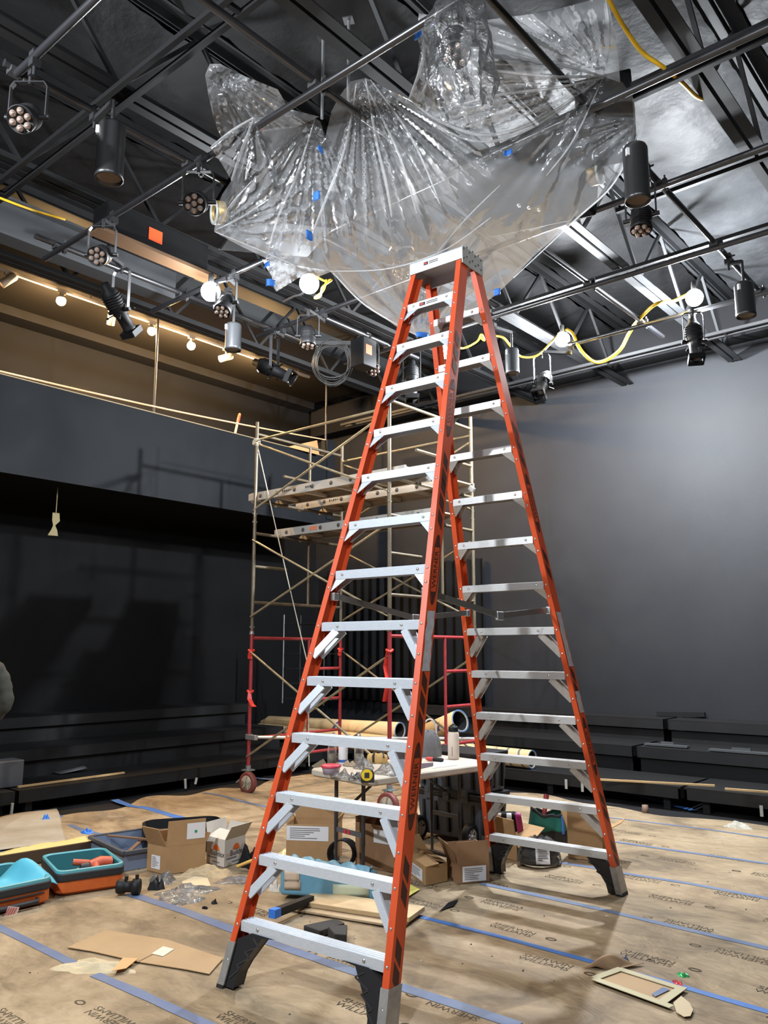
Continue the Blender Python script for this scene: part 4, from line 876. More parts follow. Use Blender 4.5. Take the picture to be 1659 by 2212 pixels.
for p, r in [([(1305, 165), (1180, 130), (1060, 90), (1000, 60)], .018), ([(1305, 165), (1180, 165), (1050, 150)], .014), ([(1305, 168), (1200, 190), (1080, 205), (980, 230)], .014), ([(1305, 165), (1316, 80), (1308, 0)], .010), ([(905, 40), (915, 120), (884, 214)], .016), ([(942, 40), (945, 120), (905, 215)], .012)]: fold(p, r, FU, t2, -.012)
# the bagged stage light
pp = at(985, 118, 4.55); mb = MB(); rnd = random.Random(9); ph = [rnd.uniform(0, 6) for _ in range(6)]
base = V((pp.x, pp.y, 0)); ztop = ZG-.02
def bagf(a, b):
    th = a*2*math.pi; z = lerp(ztop, 4.22, b); r = .05+.11*math.sin(min(1, b*1.6)*math.pi*.62)**.8-(.05*max(0, b-.7)/.3)
    k = 1+.13*math.sin(5*th+7*b+ph[0])+.08*math.sin(9*th-11*b+ph[1])+.07*math.sin(17*b+3*th+ph[2])
    return base+RIGHTV*(r*k*math.cos(th)+.05*b)+FWDV*(r*k*math.sin(th))+V((0, 0, z+.02*math.sin(7*th+ph[3])))
mb.grid(bagf, 40, 34, smooth=False); tag(mb.build('plastic_bag', BAGF), 'crumpled clear plastic bag tied over the top stage light', 'plastic bag')
# bits of blue tape on the sheets
for (px, py, F, w, hh, lab) in [(940, 38, FU, .05, .09, 'blue tape patch at the top edge of the upper plastic'), (903, 74, FU, .05, .06, 'blue tape patch on the left edge of the upper plastic'), (693, 322, FB, .04, .05, 'small blue tape patch left of the centre plastic fold'), (684, 424, FB, .055, .08, 'blue tape patch halfway down the centre plastic fold'), (668, 508, FB, .05, .09, 'blue tape patch low on the centre plastic fold'), (585, 612, FT, .08, .07, 'blue tape lump at the tip of the plastic tail'), (577, 572, FT, .05, .05, 'small blue tape patch high on the plastic tail'), (1097, 328, FB, .06, .045, 'small blue tape patch inside the right half of the plastic'), (1074, 632, FB, .06, .06, 'blue tape patch at the lower right plastic edge'), (912, 724, FB, .13, .055, 'blue tape strip at the lowest point of the plastic')]:
    c = at(px, py, F(px, py)-.035); rnd = random.Random(px); mb = MB(); s = RIGHTV; u = V((0, 0, 1))
    mb.grid(lambda a, b: c+s*((a-.5)*w*.8+rnd.uniform(-.004, .004))+u*((b-.5)*hh*.8+rnd.uniform(-.004, .004))-FWDV*(.02*math.sin(a*3+px)), 4, 4); tag(mb.build('blue_tape', mat('bright_blue_tape', (.03, .17, .60), .5), solid=.002), lab, 'tape')
# ================================================================ yellow cables
def cord(pts, lab, r=.011, m=YEL, name='extension_lead', n=8, plug=None):
    mb = MB(); mb.tube(smooth_path(pts, n), r, 8); return tag(mb.build(name, m), lab, 'cord')
cord([at(1300, -30, 5.35), at(1340, 45, 5.3), at(1385, 110, 5.25), at(1430, 143, 5.2), at(1470, 175, 5.2), at(1500, 205, 5.22), at(1517, 214, 5.25)], 'yellow power cord hanging from the top right ceiling', .014)
cord([at(-20, 420, 5.0), at(40, 443, 5.0), at(90, 460, 5.05), at(140, 474, 5.1)], 'thin yellow cord crossing the ceiling at the left edge', .010)
cord([at(1500, 628, 5.22), at(1455, 650, 5.05), at(1415, 658, 4.98), at(1376, 695, 4.98), at(1358, 722, 4.94), at(1340, 755, 4.8), at(1310, 778, 4.72), at(1285, 782, 4.70), at(1262, 765, 4.76), at(1248, 745, 4.90), at(1238, 722, 5.05), at(1224, 712, 5.22)], 'thick yellow cord looping between the two glaring bulbs at the right', .018)
cord([at(1212, 715, 5.22), at(1192, 738, 4.98), at(1160, 768, 4.78), at(1125, 770, 4.80), at(1105, 750, 4.86), at(1088, 730, 4.93), at(1070, 725, 4.96)], 'yellow cord sagging left from the bulb over the silver-lit downlight', .013, m=mat('dull_yellow', (.42, .27, .04), .5))
cord([at(968, 745, 4.82), at(1000, 752, 4.88), at(1030, 738, 4.93), at(1040, 722, 4.95), at(1046, 735, 4.9), at(1036, 728, 4.95)], 'yellow cord between the ladder rails, tied in a small knot', .011)
cord([at(672, 590, 4.84), at(700, 606, 4.85), at(716, 605, 4.85), at(697, 620, 4.75), at(692, 640, 4.68), at(680, 643, 4.66), at(698, 628, 4.74), at(705, 605, 4.85)], 'tangled yellow cord beside the bulb under the plastic', .010)
cord([at(668, 600, 4.83), at(655, 632, 4.76), at(635, 640, 4.8), at(612, 652, 4.86)], 'black cord curving left from the bulb under the plastic', .012, m=BLK)
# ================================================================ floor covering
def paper_mat():
    m = bpy.data.materials.new('brown_masking_paper'); m.use_nodes = True; nt = m.node_tree; N = nt.nodes; L = nt.links; b = N['Principled BSDF']
    b.inputs['Roughness'].default_value = .68; b.inputs['Specular IOR Level'].default_value = .3
    tc = N.new('ShaderNodeTexCoord'); mp = N.new('ShaderNodeMapping'); mp.inputs['Scale'].default_value = (.75, 1.25, 1); L.new(tc.outputs['Object'], mp.inputs[0])
    def nz(s, d, dist=0.0):
        n = N.new('ShaderNodeTexNoise'); n.inputs['Scale'].default_value = s; n.inputs['Detail'].default_value = d; n.inputs['Roughness'].default_value = .62; n.inputs['Distortion'].default_value = dist; L.new(mp.outputs[0], n.inputs['Vector']); return n
    a = nz(1.5, 8, 1.0); r = N.new('ShaderNodeValToRGB'); e = r.color_ramp.elements; e[0].position = .36; e[0].color = (.165, .122, .076, 1); e[1].position = .62; e[1].color = (.35, .268, .168, 1); x = e.new(.48); x.color = (.275, .205, .125, 1); L.new(a.outputs[0], r.inputs[0])
    d = nz(6.5, 9, 2.0); r2 = N.new('ShaderNodeValToRGB'); f = r2.color_ramp.elements; f[0].position = .30; f[0].color = (.62, .60, .58, 1); f[1].position = .60; f[1].color = (1, 1, 1, 1); L.new(d.outputs[0], r2.inputs[0])
    mx = N.new('ShaderNodeMix'); mx.data_type = 'RGBA'; mx.blend_type = 'MULTIPLY'; mx.inputs[0].default_value = .68; L.new(r.outputs[0], mx.inputs[6]); L.new(r2.outputs[0], mx.inputs[7])
    g = nz(.9, 5, .5); r3 = N.new('ShaderNodeValToRGB'); k = r3.color_ramp.elements; k[0].position = .58; k[0].color = (0, 0, 0, 1); k[1].position = .72; k[1].color = (.5, .5, .5, 1); L.new(g.outputs[0], r3.inputs[0])
    m2 = N.new('ShaderNodeMix'); m2.data_type = 'RGBA'; L.new(r3.outputs[0], m2.inputs[0]); L.new(mx.outputs[2], m2.inputs[6]); m2.inputs[7].default_value = (.36, .33, .28, 1)
    L.new(m2.outputs[2], b.inputs['Base Color'])
    w = nz(2.6, 4, 1.5); w2 = nz(30, 3); ad = N.new('ShaderNodeMath'); ad.operation = 'MULTIPLY_ADD'; ad.inputs[1].default_value = .06; L.new(w2.outputs[0], ad.inputs[0]); L.new(w.outputs[0], ad.inputs[2])
    bp = N.new('ShaderNodeBump'); bp.inputs['Strength'].default_value = .5; bp.inputs['Distance'].default_value = .06; L.new(ad.outputs[0], bp.inputs['Height']); L.new(bp.outputs[0], b.inputs['Normal'])
    return m
PAPER = paper_mat()
rnd = random.Random(21)
def pz(x, y):  # gentle buckles, more towards the ragged edges
    e = max(0, min(1, (-7.0-x)/.9)); g = max(0, min(1, (y-7.6)/.9))
    return .004+.0035*(1+math.sin(x*2.1+1.3*math.sin(y*1.7)))*.5+(e*.03+g*.012)*(.5+.5*math.sin(y*5.2+1.5*math.sin(x*4+y)))
mb = MB(); NX, NY = 150, 150
def pf(a, b):
    y = lerp(-1.6, 8.30, b); x0 = -7.86+.10*math.sin(y*3.1)+.06*math.sin(y*7.7+1); x = lerp(x0, 2.6, a)
    yy = y+(b**12)*(.10*math.sin(x*2.3)+.05*math.sin(x*6.1))
    return V((x, yy, pz(x, yy)))
mb.grid(pf, NX, NY)
paper = mb.build('floor_paper', PAPER); tag(paper, 'brown masking paper spread over the whole floor, printed with faint lettering', 'floor paper')
# overlapped sheet edge at the left
mb = MB(); e0, e1 = at(125, 1745), at(145, 1815)
mb.grid(lambda a, b: (lambda p: V((p.x, p.y, pz(p.x, p.y)+.008+.025*a*(1-a)*(1+math.sin(b*9)))))(lerp(lerp(at(-60, 1790), at(122, 1748), a), lerp(at(-60, 1850), at(143, 1822), a), b)), 24, 14)
tag(mb.build('loose_paper', mat('greyed_paper', (.34, .31, .25), .7, col2=(.27, .23, .17), nscale=3, bump=.2, bscale=6), solid=.002), 'loose greyish paper sheet lying at the far left of the floor', 'paper')
# printed lettering of the paper
mb = MB(); rnd = random.Random(4)
for j in range(17):
    for i in range(9):
        y = 1.5+j*.36+rnd.uniform(-.05, .05); x = -4.9+i*.74+(j % 2)*.37+rnd.uniform(-.07, .07)
        if x > 1.8 or y > 7.6 or rnd.random() < .40: continue
        fl = -1 if (j % 4) in (1, 2) else 1
        c = V((x, y, pz(x, y)+.0009)); text_on(mb, 'SHERWIN\nWILLIAMS', .057, c, V((fl, rnd.uniform(-.05, .05), 0)), V((0, fl, 0)), 1.15)
        # the round mark beside the words
        q = c+V((fl*.25, fl*.005, 0)); n = 14
        mb.add([q+V((.034*math.cos(2*math.pi*k/n), .022*math.sin(2*math.pi*k/n), 0)) for k in range(n)]+[q+V((.022*math.cos(2*math.pi*k/n), .012*math.sin(2*math.pi*k/n), 0)) for k in range(n)], [(k, (k+1) % n, n+(k+1) % n, n+k) for k in range(n)])
mb.build('printed_lettering', mat('faded_print', (.055, .044, .031), .9, col2=(.11, .086, .058), nscale=4, spec=.1), paper)
# blue tape lines
BLUEV = mat('fresh_blue_tape', (.03, .115, .40), .6, col2=(.05, .14, .36), nscale=4)
def tapeline(pts, lab, w=.05, z=.0022, m=None, name='floor_tape', cat='tape', group='blue tape lines on the floor'):
    P = [at(*p) for p in pts]; out = []
    if pts[-1][0] > 1650: P.append(P[-1]+(P[-1]-P[-2]).normalized()*min(2.5, max(0, (2.5-P[-1].x)/max(.2, (P[-1]-P[-2]).normalized().x))))
    if pts[0][0] < 0: P.insert(0, P[0]+(P[0]-P[1]).normalized()*1.5)
    for a, b in zip(P, P[1:]):
        k = max(2, int((b-a).length/.12))
        out += [lerp(a, b, i/k) for i in range(k)]
    out.append(P[-1]); mb = MB(); L_ = []; R_ = []; rn = random.Random(len(lab))
    for i, p in enumerate(out):
        d = (out[min(i+1, len(out)-1)]-out[max(i-1, 0)]); d.z = 0; d.normalize(); n = V((-d.y, d.x, 0)); ww = w/2*(1+rn.uniform(-.09, .09)); zz = pz(p.x, p.y)+z
        L_.append(V((p.x, p.y, zz))+n*ww); R_.append(V((p.x, p.y, zz))-n*ww)
    k = len(L_); mb.add(L_+R_, [(i, k+i, k+i+1, i+1) for i in range(k-1)], True); return tag(mb.build(name, m or (BLUEV if 'vivid' in lab or 'bright' in lab or 'broad' in lab else BLUE)), lab, cat, group)
tapeline([(895, 1980), (1100, 2032), (1290, 2084), (1480, 2136), (1720, 2206)], 'long bright blue tape line right of the ladder, running to the taped cardboard', .048)
tapeline([(277, 1933), (400, 1972), (503, 2011), (640, 2058), (774, 2105), (860, 2133), (1000, 2179), (1120, 2220)], 'long dull blue tape line passing under the front ladder feet', .075)
tapeline([(-30, 1993), (60, 2037), (162, 2087)], 'blue tape line at the lower left, photo-edge part', .06)
tapeline([(205, 2108), (300, 2148), (439, 2212), (480, 2232)], 'blue tape line at the lower left, below the crumpled paper', .06)
tapeline([(1039, 1911), (1180, 1941), (1300, 1968), (1420, 1996), (1700, 2060)], 'blue tape line crossing just before the rear ladder foot', .055)
tapeline([(1180, 1861), (1260, 1872), (1346, 1888), (1500, 1913), (1690, 1950)], 'blue tape line right of the rear ladder foot', .055)
tapeline([(1329, 1820), (1500, 1845), (1690, 1873)], 'blue tape line behind the rear ladder foot at the right', .05)
tapeline([(1310, 1767), (1500, 1790), (1690, 1818)], 'blue tape line nearest the right platform but one', .04)
tapeline([(1300, 1703), (1380, 1722), (1500, 1755)], 'broad blue tape line at the foot of the right platform', .09)
tapeline([(80, 1752), (100, 1762), (126, 1772)], 'short vivid blue tape strip at the far left by the platform', .09)
tapeline([(247, 1733), (285, 1745), (325, 1752), (392, 1768)], 'vivid blue tape strip in front of the left platform', .09)
tapeline([(150, 1785), (185, 1797), (225, 1805)], 'faded blue tape strip behind the orange case', .06)
tapeline([(440, 1716), (500, 1728), (580, 1745), (700, 1768)], 'pale blue tape line under the scaffold wheel', .06)
tapeline([(545, 1681), (600, 1690)], 'blue tape strip behind the scaffold wheel', .10)
tapeline([(0, 1842), (30, 1850)], 'faded blue tape strip at the left photo edge', .07)
# litter
mb = MB(); rnd = random.Random(8)
for k in range(260):
    x, y = rnd.uniform(-6.5, 1.2), rnd.uniform(1.3, 7.8); s = rnd.uniform(.002, .0075); mb.cur = 0 if rnd.random() < .75 else 1
    mb.box((x, y, pz(x, y)+s*.3), (s*rnd.uniform(.8, 2.5), s, s*.6), rnd.uniform(0, 3))
tag(mb.build('floor_litter', [mat('dark_crumbs', (.05, .04, .035), .8), mat('pale_crumbs', (.45, .42, .36), .8)]), 'crumbs and specks scattered on the paper floor', 'litter', kind='stuff')
# ================================================================ boxes
def flapq(a, b, outw, ang, ln, tap=.0):
    upv = V((0, 0, 1)); d = outw*math.sin(R(ang))+upv*math.cos(R(ang)); e = (b-a).normalized()
    return [a, b, b+d*ln-e*tap, a+d*ln+e*tap]
def bars(mb, o, x, z, w, h, n, seed=0):   # unreadable small print as short bars
    rn = random.Random(seed)
    for i in range(n):
        ww = w*rn.uniform(.45, 1); zz = h*(1-(i+.5)/n)
        mb.quad(o+z*(zz-h*.22/n), o+x*ww+z*(zz-h*.22/n), o+x*ww+z*(zz+h*.22/n), o+z*(zz+h*.22/n))
def openbox(name, lab, near, right, left, topy, flaps, decals=(), m=CARD, ly=None, lx_=None, skew=False, cat='box', th=.005, fill=None, group='cardboard boxes around the table', closed=False):
    P0, PR, PL = at(*near), at(*right), at(*left); x = PR-P0; lx = x.length; x.normalize(); y = V((-x.y, x.x, 0))
    if y.dot(PL-P0) < 0: y = -y
    if skew: y = (PL-P0).normalized(); ly = (PL-P0).length
    if lx_:
        y = PL-P0; ly = y.length; y.normalize(); lx = lx_; x = V((-y.y, y.x, 0)); x = x if x.dot(PR-P0) > 0 else -x
    ly = ly or abs((PL-P0).dot(y)); h = atd(near[0], topy, depth(P0)).z; z0 = pz(P0.x, P0.y)+.006; Z = V((0, 0, 1))
    P0 = V((P0.x, P0.y, z0)); c = P0+x*(lx/2)+y*(ly/2); t = thing(name, lab, cat, c, group)
    q = [P0, P0+x*lx, P0+x*lx+y*ly, P0+y*ly]; q2 = [p+Z*h for p in q]
    mb = MB(); f = [(3, 2, 1, 0)]+[(i, (i+1) % 4, 4+(i+1) % 4, 4+i) for i in range(4)]
    if closed: f.append((4, 5, 6, 7))
    mb.add(q+q2, f); body = mb.build('carton', m, t, solid=th)
    def out(a, b):
        n_ = V(((b-a).y, -(b-a).x, 0)).normalized(); return n_ if n_.dot((a+b)/2-c) > 0 else -n_
    E = {'f': (q2[0], q2[1], out(q2[0], q2[1])), 'r': (q2[1], q2[2], out(q2[1], q2[2])), 'b': (q2[2], q2[3], out(q2[2], q2[3])), 'l': (q2[3], q2[0], out(q2[3], q2[0]))}; fo = {}
    for k, ang, ln, *tp in flaps:
        a, b, o = E[k]; mb = MB(); mb.quad(*flapq(a, b, o, ang, ln, tp[0] if tp else .006)); fo[k] = (mb.build('flap', m, t, solid=th), a, b, o, ang, ln)
    for dcl in decals:
        kind, face, u0, u1, v0, v1 = dcl[:6]
        if face.startswith('flap'):
            fb, a, b, o, ang, ln = fo[face[-1]]; d = o*math.sin(R(ang))+Z*math.cos(R(ang)); O = a; X = (b-a).normalized(); W = (b-a).length; D = d; H = ln; nn = o*math.cos(R(ang))-Z*math.sin(R(ang)); par_ = fb
        else:
            a, b, o = E[face]; O = a-Z*h; X = (b-a).normalized(); W = (b-a).length; D = Z; H = h; nn = o; par_ = body
        if face[-1] in 'l' and False: pass
        e = nn*(th/2+.0015)
        g = lambda u, v, k=0: O+X*(u*W)+D*(v*H)+e+nn*(.0006*k)
        if kind == 'label':
            mb = MB(); mb.quad(g(u0, v0), g(u1, v0), g(u1, v1), g(u0, v1)); mb.cur = 1
            if len(dcl) > 6: bars(mb, g(lerp(u0, u1, .08), lerp(v0, v1, .1), 1), X, D, (u1-u0)*W*.8, (v1-v0)*H*.8, dcl[6], int(u0*100)+dcl[6])
            mb.build('label', [WHITEP, mat('grey_print', (.16, .16, .18), .7)], par_)
        elif kind == 'dot':
            mb = MB(); n = 14; cc = g((u0+u1)/2, (v0+v1)/2, 2); rr = dcl[6]; mb.add([cc+X*(rr*math.cos(2*math.pi*i/n))+D*(rr*math.sin(2*math.pi*i/n)) for i in range(n)], [tuple(range(n))]); mb.build('dot', mat('green_dot', (.02, .28, .15), .6), par_)
        elif kind == 'fn': dcl[6](g, X, D, W, H, par_, nn)
    return t, P0, x, y, lx, ly, h
def label_dot(g, X, D, W, H, par_, nn): pass
openbox('cardboard_box', 'tall open cardboard box with white label and green dot, beside the grey bin', (357, 1893), (442, 1882), (317, 1883), 1834, [('f', 2, .175), ('l', 28, .15, .01), ('b', -25, .10), ('r', 40, .08)], [('label', 'flapf', .50, .97, .22, .86), ('dot', 'flapf', .72, .74, .5, .52, .011), ('label', 'l', .25, .72, .12, .62, 7)], skew=True)
def buildex(g, X, D, W, H, par_, nn):
    mb = MB(); n = 12; cc = g(.55, .56, 1); mb.add([cc+X*(.038*math.cos(math.pi*i/n))+D*(.042*math.sin(math.pi*i/n)) for i in range(n+1)], [tuple(range(n+1))]); mb.build('sun_mark', mat('sun_orange', (.70, .13, .02), .6), par_)
    mb = MB(); text_on(mb, 'Buildex', .058, g(.62, .44, 1), X, D); mb.build('lettering', INK, par_)
    mb = MB(); text_on(mb, 'ITW', .032, g(.19, .39, 1), X, D); mb.build('lettering', mat('faded_orange_ink', (.62, .34, .22), .6), par_)
    mb = MB(); bars(mb, g(.08, .22, 1), X, D, W*.85, H*.10, 1, 3); bars(mb, g(.35, .08, 1), X, D, W*.5, H*.08, 1, 5); mb.build('small_print', mat('grey_print', (.16, .16, .18)), par_)
WCARD = mat('white_printed_card', (.60, .56, .50), .7)
openbox('cardboard_box', 'white cardboard box with an orange half sun, flaps open', (484, 1877), (528, 1862), (446, 1866), 1819, [('f', 32, .12, -.004), ('b', 12, .1), ('l', -70, .12), ('r', 15, .08)], [('fn', 'f', 0, 1, 0, 1, buildex), ('fn', 'l', 0, 1, 0, 1, buildex)], m=WCARD, skew=True)
openbox('cardboard_box', 'cardboard box with a wide white label strip, left of the table legs', (618, 1862), (724, 1866), (640, 1835), 1783, [('b', 3, .12), ('l', 32, .17), ('r', 20, .06)], [('label', 'f', .0, .86, .56, .96, 6)], ly=.26)
openbox('cardboard_box', 'big brown cardboard box with a blank white label under the table', (768, 1871), (852, 1888), (729, 1862), 1778, [('l', 12, .04), ('b', 5, .06)], [('label', 'f', .48, .86, .60, .90)], m=mat('brown_cardboard', (.27, .150, .075), .75, col2=(.235, .13, .065), nscale=8), ly=.3)
openbox('cardboard_box', 'low cardboard box with crumpled flaps, right of the front ladder rail', (920, 1917), (966, 1906), (880, 1886), 1877, [('l', -80, .10, .0), ('r', -75, .09, .0), ('b', 35, .13, .02)], [('label', 'l', .15, .85, .1, .75, 5)], skew=True)
openbox('cardboard_box', 'open cardboard box with a large barcode label by the rear ladder rail', (988, 1913), (1057, 1907), (966, 1894), 1874, [('f', 0, .155, .0), ('l', 24, .16, .0), ('b', -2, .11), ('r', -12, .12)], [('label', 'f', .16, .90, .06, .92, 7)], m=mat('brown_cardboard', (0, 0, 0)), skew=True)
openbox('cardboard_box', 'open cardboard box behind the bottom rear ladder step, left', (1117, 1863), (1152, 1856), (1084, 1847), 1827, [('l', 14, .19, -.02), ('b', -8, .1), ('r', 58, .16, .0), ('f', 150, .03)])
openbox('cardboard_box', 'big plain cardboard box behind the rear ladder step, right', (1228, 1856), (1303, 1864), (1228, 1840), 1796, [('f', -3, .16, .0), ('l', 18, .17, .0), ('r', 60, .17, .01), ('b', 10, .1)], ly=.24)
# flat pieces of card and paper on the floor
def flat(name, poly, lab, m, cat, z=.010, th=.004, group=None, warp=0.0, parent=None):
    P = [at(*p) for p in poly]; P = [V((p.x, p.y, pz(p.x, p.y)+z+warp*math.sin(i*2.1)*.5+warp*.5)) for i, p in enumerate(P)]
    mb = MB(); mb.add(P, [tuple(range(len(P)))]); o = mb.build(name, m, parent, solid=th)
    if parent is None: tag(o, lab, cat, group)
    return o
FLATC = mat('flat_cardboard', (.37, .25, .135), .75, col2=(.33, .215, .11), nscale=4)
o = flat('cardboard_sheet', [(145, 2053), (228, 2016), (360, 2036), (482, 2076), (452, 2110), (400, 2100), (303, 2085), (200, 2062)], 'flattened cardboard sheet with a white sticker on the floor, lower left', FLATC, 'cardboard', .008)
flat('sticker', [(327, 2068), (352, 2052), (376, 2058), (352, 2074)], '', mat('offwhite_sticker', (.56, .52, .42), .7), '', .0125, .001, parent=o)
mb = MB(); a, b = at(297, 2078, .017), at(352, 2050, .017); mb.bar(a, b, .008, .002); mb.build('crease', mat('crease_dark', (.20, .13, .07), .8), o)
CRM = mat('cream_paper', (.50, .42, .28), .7, col2=(.40, .32, .19), nscale=8)
crumple('crumpled_paper', at(205, 2092), .20, .10, .03, CRM, 'crumpled cream paper beside the flattened cardboard', 'paper', 11, R(35), 14)
flat('paper_scrap', [(240, 2112), (265, 2085), (298, 2082), (272, 2106)], 'orange-tinged paper scrap at the end of the crumpled paper', mat('orange_paper', (.52, .30, .13), .7), 'paper', .02, .002, warp=.01)
flat('paper_sheet', [(392, 1912), (420, 1902), (448, 1903), (455, 1921), (400, 1927)], 'cream paper sheet lying before the tall open box', mat('cream_sheet', (.62, .50, .32), .7), 'paper', .012, .002, warp=.008)
flat('paper_sheet', [(872, 1935), (885, 1916), (907, 1927), (874, 1948)], 'yellow paper corner beside the front ladder rail', mat('yellow_sheet', (.62, .55, .13), .6), 'paper', .012, .002)
flat('torn_paper', [(948, 1975), (968, 1955), (990, 1947), (980, 1962), (962, 1968)], 'black tear in the floor paper right of the front rail', BLKM, 'tear', .007, .001)
KRAFT = mat('light_kraft', (.42, .32, .19), .75)
crumple('crumpled_paper', at(450, 1888), .20, .12, .055, KRAFT, 'crumpled brown paper in front of the white printed box', 'paper', 5, R(20), 12)
crumple('crumpled_paper', at(410, 1898), .16, .05, .05, KRAFT, 'twist of brown paper at the foot of the tall open box', 'paper', 6, R(60), 10)
BAG2 = film('crisp_bag_film', haze=.05, bump=.6, bscale=14, rough=.1, refl=.9)
crumple('plastic_bag', at(400, 1932), .22, .11, .055, BAG2, 'clear plastic bag lying by the blue tape line', 'plastic bag', 7, R(70), 14)
crumple('plastic_bag', at(400, 1949), .12, .09, .03, BAG2, 'small shiny plastic bag nearest the blue tape line', 'plastic bag', 8, R(60), 12)
crumple('plastic_bag', at(352, 1905), .10, .09, .06, BAG2, 'clear plastic bag beside the dark clamp', 'plastic bag', 12, R(10), 12)
crumple('plastic_bag', at(510, 1905), .15, .10, .035, BAG2, 'clear plastic bag of small screws near the left ladder rail', 'plastic bag', 9, R(50), 12)
crumple('rag', at(1597, 1790), .12, .09, .06, mat('pale_rag', (.38, .36, .30), .8), 'pale crumpled rag on the floor at the far right', 'rag', 10, 0, 10)
mb = MB(); c = at(1394, 1757); mb.lathe([(.03, 0), (.032, .005), (.03, .07), (0, .07)], c+V((0, 0, .01)), n=14); tag(mb.build('small_can', mat('rusty_can', (.16, .10, .07), .6)), 'small rusty can standing near the right platform', 'can')
mb = MB(); c = at(1475, 2112); 
crumple('candy_wrapper', at(1475, 2110), .03, .022, .02, mat('green_foil', (.10, .6, .2), .25, metal=.6), 'crumpled green foil wrapper near the taped cardboard', 'wrapper', 31, 0, 7)
crumple('candy_wrapper', at(1464, 2127), .04, .02, .016, mat('red_foil', (.7, .12, .14), .25, metal=.6), 'crumpled red foil wrapper near the taped cardboard', 'wrapper', 32, R(-40), 7)
crumple('tape_ball', at(97, 1778), .055, .05, .075, mat('bright_blue_tape', (.03, .17, .60)), 'small wad of blue tape on the floor at the far left', 'tape', 33, 0, 8)
crumple('tape_ball', at(188, 1800), .07, .05, .04, mat('bright_blue_tape', (.03, .17, .60)), 'flat wad of blue tape behind the grey bin', 'tape', 34, 0, 8)
crumple('tape_ball', at(1352, 2078), .02, .02, .025, BLUE, 'tiny dark blue tape wad above the curled torn paper', 'tape', 35, 0, 6)
crumple('tissue', at(594, 1925), .04, .035, .09, mat('tissue_white', (.62, .58, .52), .8), 'small white tissue by the left end of the blue package', 'tissue', 36, 0, 8)
# curled torn paper + taped cardboard rectangle at the lower right
mb = MB(); a0 = at(1258, 2096); b0 = at(1350, 2098)
mb.grid(lambda a, b: lerp(a0, b0, a)+V((.05*b, .12*b, .012+.05*math.sin(b*2.6)*math.sin(math.pi*min(1, a*1.1))+.01*math.sin(a*7))), 12, 10)
tag(mb.build('torn_paper', mat('torn_brown', (.30, .19, .10), .7), solid=.002), 'curled torn flap of floor paper on the blue tape line', 'paper')
t = thing('taped_cardboard', 'cardboard rectangle edged with cream masking tape at the lower right', 'cardboard', at(1375, 2140))
C4 = [(1287, 2124), (1340, 2104), (1474, 2146), (1432, 2178)]; flat('board', C4, '', FLATC, '', .010, .003, parent=t)
TAN = mat('cream_tape', (.40, .36, .22), .65)
for i, (p, q) in enumerate([((1284, 2124), (1343, 2102)), ((1338, 2103), (1480, 2148)), ((1476, 2142), (1425, 2180)), ((1282, 2124), (1452, 2186))]):
    a, b = at(*p), at(*q); a.z = pz(a.x, a.y)+.016; b.z = pz(b.x, b.y)+.016; mb = MB(); mb.bar(a, b, .042, .003); mb.build('tape_strip', TAN, t)
flat('tape_piece', [(1408, 2158), (1432, 2143), (1448, 2148), (1416, 2164)], '', BLUE, '', .016, .001, parent=t)
flat('paper_scrap', [(1472, 2160), (1490, 2175), (1498, 2190), (1492, 2204), (1478, 2206), (1462, 2196), (1455, 2175)], 'pale torn paper scrap below the taped cardboard', mat('pale_torn', (.46, .37, .23), .7), 'paper', .012, .002)
# ================================================================ wood, bar, foam and blue package in the middle
PINE = mat('pine_board', (.62, .47, .28), .55, col2=(.52, .37, .20), nscale=3, stretch=(2, 14, 14))
def plank_on_floor(name, p, q, wide, th, z, lab, m, cat):
    a, b = at(*p), at(*q); d = (b-a); L_ = d.length; d.normalize(); n = V((-d.y, d.x, 0)); c = (a+b)/2+n*(wide/2); ang = math.atan2(d.y, d.x)
    mb = MB(); mb.box((c.x, c.y, .012+z+th/2), (L_, wide, th), ang); return tag(mb.build(name, m, bevel=.003), lab, cat)
plank_on_floor('wooden_board', (628, 1972), (868, 2012), .10, .014, .0, 'thin pale board lying in front of the thicker one', mat('dull_board', (.46, .35, .22), .6), 'board')
plank_on_floor('wooden_board', (640, 1966), (884, 2004), .24, .028, .016, 'thick pine board lying before the blue package', PINE, 'board')
a, b = at(588, 1974, .075), at(672, 1942, .06); mb = MB(); mb.bar(a, b, .045, .045); t = thing('black_bar', 'long black bar with a blue taped end propped on the board', 'bar', (a+b)/2); o = mb.build('bar', BLK, t)
mb = MB(); d = (b-a).normalized(); mb.bar(a-d*.004, a+d*.055, .048, .048); mb.build('taped_end', mat('bright_blue_tape', (.03, .17, .60)), t)
for k, (poly, hh, lab) in enumerate([([(655, 2017), (725, 2002), (745, 2012), (690, 2030)], .035, 'charcoal foam wedge behind the bottom front step, longer one'), ([(708, 2030), (750, 2026), (748, 2050), (722, 2048)], .06, 'charcoal foam block behind the bottom front step, shorter one')]):
    P = [at(*p)+V((0, 0, .012)) for p in poly]; mb = MB(); mb.prism(P, (0, 0, hh)); tag(mb.build('foam_block', mat('charcoal_foam', (.030, .029, .028), .9, bump=.2, bscale=80), bevel=.006), lab, 'foam')
t = thing('blue_package', 'long blue wrapped package with cream stickers, behind the second front step', 'package', at(705, 1945)); a, b = at(604, 1946), at(812, 1956)
d = (b-a); LN = d.length; d.normalize(); n = V((-d.y, d.x, 0)); BLUEP = mat('blue_wrap', (.10, .27, .40), .5, col2=(.15, .33, .44), nscale=5, bump=.25, bscale=5)
mb = MB(); up_ = lambda p, zz: V((p.x, p.y, zz)); n2 = n*.22
